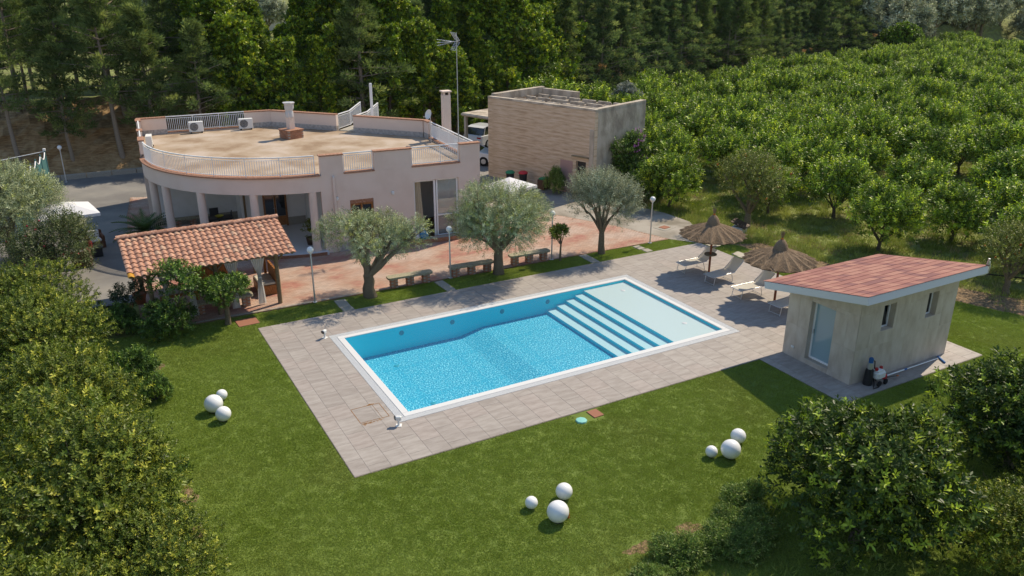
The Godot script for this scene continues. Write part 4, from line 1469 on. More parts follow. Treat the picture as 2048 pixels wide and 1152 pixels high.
	part(c2, "cowl", bx(Vector3(0.54, 0.07, 0.54), 0.01), S, Vector3(0, 6.355, 0))
	part(c2, "flue", bx(Vector3(0.2, 0.14, 0.2)), M.dark_metal, Vector3(0, 6.23, 0))
	# brick step with a bag under the glazed door
	var st := thing("brick_step", "low brick step under the glazed door of the villa", "step", hw(1.75, 0, 0.3), HOUSE_TURN)
	bricks(st, Vector3(2.4, 0.2, 0.5), 3, 350)
	var bag := MB.new()
	bag.lathe([Vector2(0.0, 0.0), Vector2(0.17, 0.01), Vector2(0.22, 0.12), Vector2(0.2, 0.26), Vector2(0.1, 0.38), Vector2(0.05, 0.43), Vector2(0.09, 0.5), Vector2(0.03, 0.53)], 18, Vector3.ZERO, 0.1)
	tag(part(self, "rubbish_bag", bag.done(), M.blue_bag, hw(1.2, 0.2, 0.3)), "tied blue plastic bag standing on the brick step", "bag")
	var bag2 := MB.new()
	bag2.lathe([Vector2(0.0, 0.0), Vector2(0.14, 0.01), Vector2(0.17, 0.1), Vector2(0.14, 0.2), Vector2(0.05, 0.3), Vector2(0.07, 0.34)], 16, Vector3.ZERO, 0.12)
	tag(part(self, "white_bag", bag2.done(), M.white_cushion, hw(0.82, 0.2, 0.28)), "crumpled white plastic bag beside the blue one", "bag")
	villa_roof_things()
	porch_furniture()


func wood_door(d: Node3D, w: float, hh: float) -> void:
	for x in [-w / 2 + 0.045, w / 2 - 0.045, 0.0]:
		part(d, "stile", bx(Vector3(0.09, hh, 0.08), 0.006), M.orange_wood, Vector3(x, hh / 2, 0.045))
	var lw := w / 2 - 0.135
	for s in [-1.0, 1.0]:
		var x: float = s * (w / 4 - 0.0)
		part(d, "rail", bx(Vector3(lw, 0.1, 0.07), 0.006), M.orange_wood, Vector3(x, hh - 0.055, 0.045))
		part(d, "panel", bx(Vector3(lw, 0.5, 0.05), 0.01), M.orange_wood, Vector3(x, 0.3, 0.04))
		part(d, "pane", bx(Vector3(lw, hh - 0.66, 0.012)), M.dark_glass, Vector3(x, 0.56 + (hh - 0.66) / 2, 0.03))
	part(d, "handle", bx(Vector3(0.12, 0.02, 0.03), 0.004), M.zinc, Vector3(-0.06, 1.0, 0.11))


func villa_roof_things() -> void:
	var acs := [[-7.8, -14.15, 0.0, "white air conditioner unit before the roof railing, farther from the chimney"], [-5.0, -14.1, 0.0, "white air conditioner unit at the end of the roof railing, by the solid parapet"], [-10.45, -10.6, 1.5, "white air conditioner unit turned sideways at the curved railing's end"]]
	for q in acs:
		var t := thing("air_conditioner", q[3], "air conditioner", hw(q[0], 3.7, q[1]), HOUSE_TURN + q[2], "roof air conditioner units")
		part(t, "casing", bx(Vector3(0.8, 0.58, 0.3), 0.015), M.white_plastic, Vector3(0, 0.37, 0))
		var g := MB.new()
		for k in 5:
			var rr := 0.05 + k * 0.045
			var ring := []
			var rad := []
			for i in 21:
				ring.append(Vector3(cos(TAU * i / 20) * rr, sin(TAU * i / 20) * rr, 0.0))
				rad.append(0.006)
			g.tube(ring, rad, 4, false)
		part(t, "fan_grille", g.done(), M.white_plastic, Vector3(-0.12, 0.38, 0.16))
		var disc := MB.new()
		disc.lathe([Vector2(0.0, 0.004), Vector2(0.24, 0.004), Vector2(0.24, 0.0)], 24)
		var dd := part(t, "fan_opening", disc.done(), M.dark_metal, Vector3(-0.12, 0.38, 0.151))
		dd.rotation.x = PI / 2
		for x in [-0.3, 0.3]:
			part(t, "foot", bx(Vector3(0.06, 0.08, 0.36), 0.006), M.black_rubber, Vector3(x, 0.04, 0))
	# antenna mast
	var a := thing("antenna_mast", "tall thin television aerial on a steel mast at the roof corner", "antenna", hw(3.44, 3.7, -0.5), HOUSE_TURN)
	part(a, "mast", tb([Vector3.ZERO, Vector3(0, 3.4, 0), Vector3(0, 6.15, 0)], [0.028, 0.024, 0.018], 8), M.zinc)
	var b := MB.new()
	b.tube([Vector3(0.1, 5.75, 0), Vector3(-1.0, 5.72, 0.1)], [0.014, 0.012], 6)
	for s in [-1.0, 1.0]:
		b.tube([Vector3(-0.2, 5.74, 0), Vector3(-1.0, 5.72 + 0.14 * s, 0.1)], [0.01, 0.008], 5)
	for k in 9:
		var x := -0.28 - 0.085 * k
		for yy in [-0.14, 0.0, 0.14]:
			b.tube([Vector3(x, 5.73 + yy * (-x), -0.1), Vector3(x, 5.73 + yy * (-x), 0.28)], [0.006, 0.006], 4)
	part(a, "yagi_boom", b.done(), M.aluminium)
	for s in [-1.0, 1.0]:
		var g := MB.new()
		for k in 6:
			var f := k / 5.0
			g.tube([Vector3(0.05 - 0.24 * f, 5.75 + s * (0.04 + 0.36 * f), -0.28), Vector3(0.05 - 0.24 * f, 5.75 + s * (0.04 + 0.36 * f), 0.28)], [0.011, 0.011], 4)
		for zz in [-0.28, 0.0, 0.28]:
			g.tube([Vector3(0.05, 5.75 + s * 0.04, zz), Vector3(-0.19, 5.75 + s * 0.4, zz)], [0.012, 0.012], 4)
		part(a, "reflector", g.done(), M.aluminium)
	var d := thing("satellite_dish", "small white satellite dish on a pole by the side roof railing", "satellite dish", hw(3.75, 3.7, -5.6), HOUSE_TURN)
	part(d, "pole", tb([Vector3.ZERO, Vector3(0, 1.6, 0)], [0.025, 0.022], 8), M.zinc)
	var dm := MB.new()
	dm.lathe([Vector2(0.0, 0.0), Vector2(0.12, 0.015), Vector2(0.2, 0.05), Vector2(0.27, 0.095), Vector2(0.265, 0.1), Vector2(0.2, 0.062), Vector2(0.0, 0.015)], 24)
	var dish := part(d, "dish", dm.done(), M.white_plastic, Vector3(-0.04, 1.55, 0))
	dish.rotation = Vector3(0, 0.3, 1.25)
	part(d, "arm", tb([Vector3(-0.1, 1.35, 0.05), Vector3(-0.45, 1.5, 0.15)], [0.012, 0.012], 6), M.zinc)


func porch_furniture() -> void:
	stone_bench(hw(-9.0, 0.15, -6.85), HOUSE_TURN, 2.0, "stone slab bench on brick piers against the porch wall", 140)
	var t := thing("porch_table", "dark table with a yellow cloth on the villa porch", "table", hw(-7.75, 0.15, -5.2), HOUSE_TURN)
	part(t, "tabletop", bx(Vector3(1.2, 0.05, 0.8), 0.01), M.dark_metal, Vector3(0, 0.74, 0))
	for x in [-0.5, 0.5]:
		for z in [-0.3, 0.3]:
			part(t, "leg", bx(Vector3(0.06, 0.72, 0.06), 0.005), M.dark_metal, Vector3(x, 0.36, z))
	tag(part(self, "fruit_bowl", bowl_mesh(0.22), M.yellow_cloth, hw(-7.8, 0.915, -5.2)), "shallow yellow bowl on the dark porch table", "bowl")
	for q in [[-7.0, -5.3, 1.4, "dark porch chair at the end of the table, near the brown pipe"], [-7.95, -6.1, 0.05, "dark porch chair between the table and the porch wall"]]:
		var c := thing("porch_chair", q[3], "chair", hw(q[0], 0.15, q[1]), HOUSE_TURN + q[2], "dark chairs on the porch")
		part(c, "seat", bx(Vector3(0.44, 0.05, 0.44), 0.01), M.dark_metal, Vector3(0, 0.44, 0))
		part(c, "backrest", bx(Vector3(0.44, 0.5, 0.04), 0.01), M.dark_metal, Vector3(0, 0.74, -0.2))
		for x in [-0.19, 0.19]:
			for z in [-0.19, 0.19]:
				part(c, "leg", bx(Vector3(0.035, 0.42, 0.035)), M.dark_metal, Vector3(x, 0.21, z))


func bowl_mesh(r: float) -> ArrayMesh:
	var m := MB.new()
	m.lathe([Vector2(0.0, 0.0), Vector2(r * 0.5, 0.0), Vector2(r, 0.08), Vector2(r * 0.95, 0.09), Vector2(r * 0.5, 0.02), Vector2(0.0, 0.02)], 20)
	return m.done()


# ---------------------------------------------------------------- pergola
func clay_tile_mesh() -> ArrayMesh:
	var m := MB.new()
	var w := 0.232
	var l := 0.37
	var n := 8
	for i in n:
		var u0 := float(i) / n
		var u1 := float(i + 1) / n
		var y0 := 0.042 * sin(PI * minf(1.0, u0 * 1.35)) - (0.012 * sin(PI * clampf((u0 - 0.74) / 0.26, 0, 1)))
		var y1 := 0.042 * sin(PI * minf(1.0, u1 * 1.35)) - (0.012 * sin(PI * clampf((u1 - 0.74) / 0.26, 0, 1)))
		var a := Vector3((u0 - 0.5) * w, y0, -l / 2)
		var b := Vector3((u1 - 0.5) * w, y1, -l / 2)
		var c := Vector3((u1 - 0.5) * w, y1, l / 2)
		var d := Vector3((u0 - 0.5) * w, y0, l / 2)
		m.fan([a, b, c, d], Vector3.UP)
		var dn := Vector3(0, -0.026, 0)
		m.fan([d, c, c + dn, d + dn], Vector3(0, 0, 1))
		m.fan([a + dn, b + dn, c + dn, d + dn], Vector3.DOWN)
	return m.done()


func curtain_mesh(top_w: float, seed_: int) -> ArrayMesh:
	var m := MB.new()
	var ys := [2.15, 1.9, 1.65, 1.45, 1.28, 1.18, 1.08, 0.95, 0.7, 0.4, 0.04]
	var ws := [1.0, 0.86, 0.62, 0.4, 0.24, 0.2, 0.22, 0.3, 0.4, 0.46, 0.5]
	var n := 22
	var g := []
	for j in ys.size():
		var row := []
		for i in n + 1:
			var u := float(i) / n - 0.5
			var w: float = top_w * ws[j]
			row.append(Vector3(u * w, ys[j], sin(i * 1.7 + seed_ + j * 0.1) * (0.035 if ws[j] > 0.35 else 0.05)))
		g.append(row)
	for j in ys.size() - 1:
		for i in n:
			m.fan([g[j][i], g[j][i + 1], g[j + 1][i + 1], g[j + 1][i]], Vector3(0, 0, 1))
	return m.done()


func pergola() -> void:
	var t := thing("pergola", "open timber pergola with an orange clay tile roof", "pergola", Vector3(-3.53, 0, -6.7), 0.012)
	var slope := atan2(0.73, 2.62)
	for q in [[2.32, 2.18], [-2.35, 2.18], [0.0, 2.18]]:
		for z in [2.2, -1.9]:
			var p := part(t, "post", tb([Vector3(0, -0.05, 0), Vector3(0.01, 1.1, 0), Vector3(0, 2.2, 0)], [0.095, 0.085, 0.08], 10), M.post_wood, Vector3(q[0], 0, z))
			for s in [-1.0, 1.0]:
				part(t, "brace", tb([Vector3(0, 1.75, 0), Vector3(s * 0.42, 2.16, 0)], [0.04, 0.04], 7), M.post_wood, p.position)
	for z in [2.2, -1.9]:
		part(t, "beam", tb([Vector3(-2.95, 2.2, z), Vector3(2.95, 2.2, z)], [0.07, 0.07], 8), M.post_wood)
	part(t, "ridge_beam", tb([Vector3(-2.95, 2.78, 0), Vector3(2.95, 2.78, 0)], [0.07, 0.07], 8), M.post_wood)
	for i in 11:
		var x := -2.9 + 0.58 * i
		part(t, "rafter", tb([Vector3(x, 2.84, 0), Vector3(x, 2.13, 2.56)], [0.045, 0.04], 6), M.post_wood)
		part(t, "rafter", tb([Vector3(x, 2.84, 0), Vector3(x, 2.13, -2.4)], [0.045, 0.04], 6), M.post_wood)
	for s in [1.0, -1.0]:
		var b := part(t, "roof_board", bx(Vector3(6.0, 0.03, 2.72 if s > 0 else 2.5), 0.0, Vector3(0, -0.04, (1.36 if s > 0 else 1.25) * s)), M.old_board, Vector3(0, 2.93, 0))
		b.rotation.x = slope * s
	var tile := clay_tile_mesh()
	var r := RandomNumberGenerator.new()
	r.seed = 8
	var dir := Vector3(0, -sin(slope), cos(slope))
	var up := Vector3(0, cos(slope), sin(slope))
	for row in 9:
		for i in 27:
			var o := part(t, "roof_tile", tile, M.lichen_tile if (row == 8 and i == 0) else M["roof_tile_%d" % [0, 1, 1, 2, 2, 2, 3, 3, 4, 1][r.randi() % 10]])
			o.position = Vector3(-2.92 + 0.2247 * i + r.randf_range(-0.004, 0.004), 2.93, 0) + dir * (0.16 + row * 0.305 + r.randf_range(-0.006, 0.006)) + up * (0.012 + r.randf_range(0, 0.004))
			o.rotation = Vector3(slope - 0.12 + r.randf_range(-0.012, 0.012), r.randf_range(-0.02, 0.02), r.randf_range(-0.02, 0.02))
	# back slope, turned away: one mass of tiles
	var back := SurfaceTool.new()
	back.begin(Mesh.PRIMITIVE_TRIANGLES)
	for row in 8:
		for i in 27:
			back.append_from(tile, 0, Transform3D(Basis(Vector3.UP, PI) * Basis(Vector3.RIGHT, slope - 0.12), Vector3(-2.92 + 0.2247 * i, 2.93, 0) + Vector3(0, -sin(slope), -cos(slope)) * (0.16 + row * 0.305) + Vector3(0, 0.012, 0)))
	stuff(t, "back_roof_tiles", back.commit(), M.roof_tile_1)
	var rm := MB.new()
	for i in 7:
		var a0 := PI * i / 7
		var a1 := PI * (i + 1) / 7
		rm.fan([Vector3(-0.2, sin(a0) * 0.1, cos(a0) * 0.13), Vector3(-0.2, sin(a1) * 0.1, cos(a1) * 0.13), Vector3(0.2, sin(a1) * 0.115, cos(a1) * 0.145), Vector3(0.2, sin(a0) * 0.115, cos(a0) * 0.145)], Vector3(0, sin(a0 + 0.2), cos(a0 + 0.2)))
		rm.fan([Vector3(0.2, 0, 0), Vector3(0.2, sin(a0) * 0.115, cos(a0) * 0.145), Vector3(0.2, sin(a1) * 0.115, cos(a1) * 0.145)], Vector3.RIGHT)
	var rmesh := rm.done()
	for i in 17:
		var o := part(t, "ridge_tile", rmesh, M["roof_tile_%d" % (r.randi() % 4)], Vector3(-2.88 + 0.36 * i, 2.955 + r.randf_range(0, 0.008), 0))
		o.rotation.z = 0.03
	# curtains
	for q in [[-1.85, -4.72, 0.62, "tied white curtain hanging in the pergola nearest its wooden sofa"], [-2.85, -4.7, 0.6, "tied white curtain hanging in the pergola behind the small citrus tree's crown"], [-4.42, -4.68, 0.6, "tied white curtain hanging between the two small trees at the pergola"], [-5.3, -4.7, 0.55, "tied white curtain half hidden by the slender tree at the pergola"]]:
		var c := thing("curtain", q[3], "curtain", Vector3(q[0], 0, q[1]), 0.1, "tied white pergola curtains")
		part(c, "cloth", curtain_mesh(q[2], int(q[0] * 10)), M.curtain_cloth)
		part(c, "tie", tb([Vector3(-0.055, 1.18, 0.05), Vector3(0, 1.17, 0.075), Vector3(0.055, 1.18, 0.05)], [0.02, 0.02, 0.02], 6), M.curtain_cloth)
	# wooden sofa
	var s := thing("wooden_sofa", "orange wooden sofa with cream cushions under the pergola", "sofa", Vector3(-1.35, 0, -6.25), 0.0)
	part(s, "base", bx(Vector3(0.72, 0.42, 1.3), 0.01), M.orange_wood, Vector3(0, 0.21, 0))
	for i in 5:
		part(s, "cushion", bx(Vector3(0.66, 0.1, 0.235), 0.03), M.cushion, Vector3(-0.02, 0.475, -0.5 + 0.25 * i))
	part(s, "backrest", bx(Vector3(0.07, 0.62, 1.3), 0.01), M.orange_wood, Vector3(0.335, 0.73, 0))
	for i in 5:
		part(s, "back_rail", bx(Vector3(0.1, 0.05, 0.2), 0.01), M.orange_wood, Vector3(0.33, 1.07, -0.5 + 0.25 * i))
	part(s, "corner_post", bx(Vector3(0.1, 1.95, 0.1), 0.008), M.orange_wood, Vector3(0.2, 0.98, -0.72))
	stone_bench(Vector3(-3.3, 0, -4.95), 0.0, 2.3, "long cream topped slab bench under the front of the pergola", 160)
	var tb_ := thing("pergola_table", "brown wooden table with a grey top under the pergola", "table", Vector3(-4.75, 0, -5.9))
	part(tb_, "tabletop", bx(Vector3(1.5, 0.05, 0.8), 0.01), M.step_slab, Vector3(0, 0.78, 0))
	part(tb_, "apron", bx(Vector3(1.4, 0.14, 0.7), 0.005), M.orange_wood, Vector3(0, 0.68, 0))
	for x in [-0.66, 0.66]:
		for z in [-0.32, 0.32]:
			part(tb_, "leg", bx(Vector3(0.08, 0.74, 0.08), 0.006), M.orange_wood, Vector3(x, 0.37, z))
	var sb := thing("sideboard", "dark red wooden sideboard at the back of the pergola", "sideboard", Vector3(-3.1, 0, -8.3))
	part(sb, "body", bx(Vector3(2.0, 0.8, 0.45), 0.01), M.orange_wood, Vector3(0, 0.42, 0))
	part(sb, "worktop", bx(Vector3(2.1, 0.05, 0.52), 0.01), M.wood_brown, Vector3(0, 0.85, 0))
	for i in 4:
		part(sb, "door", bx(Vector3(0.44, 0.66, 0.02), 0.006), M.orange_wood, Vector3(-0.735 + 0.49 * i, 0.42, 0.236))


# ---------------------------------------------------------------- pool house
func pool_house() -> void:
	var t := thing("pool_house", "small stone clad pool house with a sloping red shingle roof", "pool house", Vector3(13.11, 0, 8.59))
	var r := RandomNumberGenerator.new()
	r.seed = 61
	var LX := 4.87
	var LZ := 2.83
	# [face, width, top, openings]; panels stand 15 mm proud of the core
	for face in 4:
		var wide: float = LZ if face == 0 or face == 2 else LX
		var top: float = 2.46 if face != 1 else 3.0
		var open := []
		if face == 0:
			open = [Rect2(0.96, 0.18, 0.97, 2.09)]
		elif face == 1:
			open = [Rect2(1.09, 1.67, 0.6, 0.89), Rect2(3.32, 1.67, 0.54, 0.89)]
		var pieces := [Rect2(0, -0.05, wide, top + 0.05)]
		for o in open:
			var nxt := []
			for p in pieces:
				nxt.append_array(minus(p, o))
			pieces = nxt
		for p in pieces:
			clad(t, face, p, 0.26, 0.0, "core_wall", M.cladding_0, wide, LX, LZ)
		# cladding panels
		if face < 2:
			var cols := [0.0, 0.5, 0.96, 1.93, 2.4, wide] if face == 0 else [0.0, 0.6, 1.2, 1.8, 2.4, 3.0, 3.6, 4.2, wide]
			for k in cols.size() - 1:
				for yy in ([[0.0, 1.2], [1.2, 2.4], [2.4, 3.1]]):
					var tp: float = yy[1]
					if face == 0:
						tp = minf(tp, 2.42 + 0.2 * cols[k])
					else:
						tp = minf(tp, 3.0)
					if tp - yy[0] < 0.05:
						continue
					var ps := [Rect2(cols[k], yy[0], cols[k + 1] - cols[k], tp - yy[0])]
					for o in open:
						var nxt := []
						for p in ps:
							nxt.append_array(minus(p, o))
						ps = nxt
					for p in ps:
						clad(t, face, p, 0.015, 0.0155, "cladding_panel", M["cladding_%d" % (r.randi() % 3)], wide, LX, LZ, 0.0015)
	# sloped heads of the side walls
	for x in [0.13, LX - 0.13]:
		var w := MB.new()
		var prof := [Vector2(0.0, 2.46), Vector2(LZ, 2.46), Vector2(LZ, 3.02), Vector2(0.0, 2.46 + 0.005)]
		for s in [-0.13, 0.13]:
			w.fan([Vector3(s, prof[0].y, prof[0].x), Vector3(s, prof[1].y, prof[1].x), Vector3(s, prof[2].y, prof[2].x)], Vector3(s, 0, 0))
		w.fan([Vector3(-0.13, 3.02, LZ), Vector3(0.13, 3.02, LZ), Vector3(0.13, 2.46, 0), Vector3(-0.13, 2.46, 0)], Vector3.UP)
		part(t, "gable_wall", w.done(), M.cladding_1, Vector3(x, 0, 0))
	# glazed door, set back in its reveal
	var d := Node3D.new()
	d.name = "glazed_door"
	t.add_child(d)
	d.position = Vector3(0.2, 0.18, 1.445)
	for q in [[0, 0.035, 0.97, 0.07], [0, 2.05, 0.97, 0.07]]:
		part(d, "frame", bx(Vector3(0.06, q[3], q[2]), 0.006), M.white_metal, Vector3(0, q[1], q[0]))
	for z in [-0.45, 0.45]:
		part(d, "frame", bx(Vector3(0.06, 1.94, 0.07), 0.006), M.white_metal, Vector3(0, 1.043, z))
	part(d, "pane", bx(Vector3(0.014, 1.94, 0.83)), M.frosted_glass, Vector3(0.0, 1.043, 0))
	part(d, "handle", bx(Vector3(0.05, 0.16, 0.025), 0.006), M.zinc, Vector3(-0.05, 1.0, -0.4))
	part(t, "door_sill", bx(Vector3(0.2, 0.03, 0.97), 0.004), M.cladding_2, Vector3(0.06, 0.165, 1.445))
	# windows in deep reveals; the first is tilted open
	for i in 2:
		var wx: float = [1.39, 3.59][i]
		var ww: float = [0.6, 0.54][i]
		var wd := Node3D.new()
		wd.name = "window"
		t.add_child(wd, true)
		wd.position = Vector3(wx, 1.67, LZ - 0.22)
		for s in [-1.0, 1.0]:
			part(wd, "frame", bx(Vector3(0.05, 0.89, 0.06), 0.005), M.white_metal, Vector3(s * (ww / 2 - 0.026), 0.445, 0))
		for y in [0.026, 0.864]:
			part(wd, "frame", bx(Vector3(ww - 0.106, 0.05, 0.06), 0.005), M.white_metal, Vector3(0, y, 0))
		var sash := part(wd, "sash", bx(Vector3(ww - 0.11, 0.78, 0.02), 0.0, Vector3(0, 0.39, 0)), M.dark_glass, Vector3(0, 0.055, 0.0))
		if i == 0:
			sash.rotation.x = -0.16
		part(wd, "sill", bx(Vector3(ww - 0.01, 0.03, 0.2), 0.004), M.cladding_2, Vector3(0, -0.012, 0.13))
	part(t, "socket", bx(Vector3(0.03, 0.08, 0.12), 0.008), M.white_plastic, Vector3(-0.032, 0.39, 0.42))
	# roof
	var roof := Node3D.new()
	roof.name = "roof"
	t.add_child(roof)
	roof.position = Vector3(15.4 - 13.11, 2.985, 10.015 - 8.59)
	roof.rotation.x = -atan(0.2)
	part(roof, "roof_slab", bx(Vector3(5.86, 0.2, 4.07)), M.fascia, Vector3(0, -0.13, 0))
	for q in [[-2.945, 0, 0.03, 4.13], [2.945, 0, 0.03, 4.13]]:
		part(roof, "fascia", bx(Vector3(q[2], 0.25, q[3]), 0.006), M.fascia, Vector3(q[0], -0.128, q[1]))
	for z in [-2.05, 2.05]:
		part(roof, "fascia", bx(Vector3(5.86, 0.25, 0.03), 0.006), M.fascia, Vector3(0, -0.128, z))
	var sm := bx(Vector3(0.328, 0.012, 0.40), 0.002)
	for c in 12:
		for i in 18:
			var o := part(roof, "shingle", sm, M["shingle_%d" % [0, 0, 1, 1, 2, 3, 3][r.randi() % 7]])
			o.position = Vector3(-2.8 + 0.3294 * i + (0.0 if c % 2 else -0.0), 0.012 + r.randf_range(0, 0.002), -1.93 + 0.347 * c)
			o.rotation.x = -0.034
	part(roof, "drip_edge", bx(Vector3(0.02, 0.03, 4.2)), M.shingle_2, Vector3(2.98, 0.0, 0))
	part(t, "rain_pipe", tb([Vector3(5.32, 3.5, 3.42), Vector3(5.36, 3.34, 3.44), Vector3(5.36, 3.12, 3.42), Vector3(5.28, 3.02, 3.32), Vector3(5.1, 2.98, 3.1), Vector3(4.95, 2.97, 2.9)], [0.04, 0.04, 0.04, 0.04, 0.04, 0.04], 10), M.zinc)
	part(t, "roof_clamp", tb([Vector3(5.3, 3.42, 3.40), Vector3(5.3, 3.62, 3.42)], [0.05, 0.035], 8), M.aluminium)
	# sprayer, telescopic pole, pump
	var sp := thing("wheeled_sprayer", "red and white wheeled machine against the pool house wall", "machine", Vector3(14.0, 0, 11.78), 0.05)
	var hb := MB.new()
	hb.box(Vector3(0, 0.34, 0), Vector3(0.44, 0.3, 0.3), 0.07)
	hb.box(Vector3(-0.05, 0.5, 0), Vector3(0.28, 0.08, 0.22), 0.03)
	part(sp, "body", hb.done(), M.white_plastic)
	part(sp, "skirt", bx(Vector3(0.16, 0.2, 0.31), 0.04), M.red_paint, Vector3(0.2, 0.24, 0.005))
	for x in [-0.15, 0.08]:
		part(sp, "cap", tb([Vector3(0, 0.52, 0), Vector3(0, 0.6, 0)], [0.06, 0.05], 10), M.red_paint, Vector3(x, 0, 0))
	var wh := tb([Vector3(0, 0, -0.03), Vector3(0, 0, -0.02), Vector3(0, 0, 0.02), Vector3(0, 0, 0.03)], [0.085, 0.1, 0.1, 0.085], 16)
	for q in [[-0.14, 0.17], [0.18, 0.17], [-0.14, -0.17], [0.18, -0.17]]:
		part(sp, "wheel", wh, M.black_rubber, Vector3(q[0], 0.1, q[1]))
	part(sp, "lance", tb([Vector3(0.2, 0.2, 0.1), Vector3(0.8, 0.12, 0.14)], [0.015, 0.013], 8), M.dark_metal)
	part(sp, "lance_tip", tb([Vector3(0.8, 0.12, 0.14), Vector3(0.9, 0.11, 0.146)], [0.024, 0.02], 8), M.orange_band)
	var pu := thing("hose_pump", "dark pump with a hose standing at the pool house corner", "pump", Vector3(13.68, 0, 11.66), 0.2)
	part(pu, "motor", tb([Vector3(0, 0.0, 0), Vector3(0, 0.05, 0), Vector3(0, 0.5, 0), Vector3(0, 0.56, 0)], [0.14, 0.15, 0.13, 0.1], 14), M.dark_metal)
	part(pu, "neck", tb([Vector3(0, 0.5, 0), Vector3(0, 0.66, 0), Vector3(0, 0.78, 0)], [0.07, 0.1, 0.09], 12), M.zinc)
	part(pu, "head", tb([Vector3(0, 0.78, 0), Vector3(0, 0.92, 0), Vector3(0, 0.95, 0)], [0.07, 0.075, 0.05], 12), M.blue_plastic)
	part(pu, "hose", tb([Vector3(0.06, 0.85, 0.03), Vector3(0.14, 0.8, 0.06), Vector3(0.16, 0.55, 0.08), Vector3(0.1, 0.3, 0.1), Vector3(0.05, 0.03, 0.2), Vector3(-0.2, 0.02, 0.3), Vector3(0.05, 0.02, 0.36), Vector3(0.2, 0.02, 0.22)], [0.018, 0.018, 0.018, 0.018, 0.018, 0.018, 0.018, 0.018], 7), M.black_rubber)
	var pl := thing("telescopic_pole", "long white telescopic pole with blue grips leaning along the wall foot", "pole", Vector3(14.25, 0, 11.74))
	part(pl, "tube", tb([Vector3(0, 0.16, 0.02), Vector3(1.25, 0.11, -0.04)], [0.022, 0.022], 10), M.white_metal)
	part(pl, "tube", tb([Vector3(1.25, 0.11, -0.04), Vector3(3.1, 0.045, -0.12)], [0.017, 0.017], 10), M.white_metal)
	part(pl, "grip", tb([Vector3(1.18, 0.113, -0.037), Vector3(1.32, 0.107, -0.043)], [0.032, 0.032], 10), M.blue_plastic)
	var brush := part(pl, "brush", bx(Vector3(0.07, 0.06, 0.5), 0.015), M.blue_plastic, Vector3(3.14, 0.035, -0.02))
	brush.rotation.y = -0.5


func clad(t: Node3D, face: int, p: Rect2, thick: float, proud: float, called: String, material: Material, wide: float, LX: float, LZ: float, gap := 0.0) -> void:
	# p: (along, y) rectangle on a face; 0 = west face (along z), 1 = south face (along x), 2 = east, 3 = north
	var s := Vector3(p.size.x - gap * 2, p.size.y - gap * 2, thick)
	var c := p.get_center()
	var inn := thick * 0.5 - proud
	var o := part(t, called, bx(s if face == 1 or face == 3 else Vector3(s.z, s.y, s.x), 0.001 if gap > 0.0 else 0.0), material)
	match face:
		0: o.position = Vector3(inn, c.y, c.x)
		1: o.position = Vector3(c.x, c.y, LZ - inn)
		2: o.position = Vector3(LX - inn, c.y, c.x)
		3: o.position = Vector3(c.x, c.y, inn)


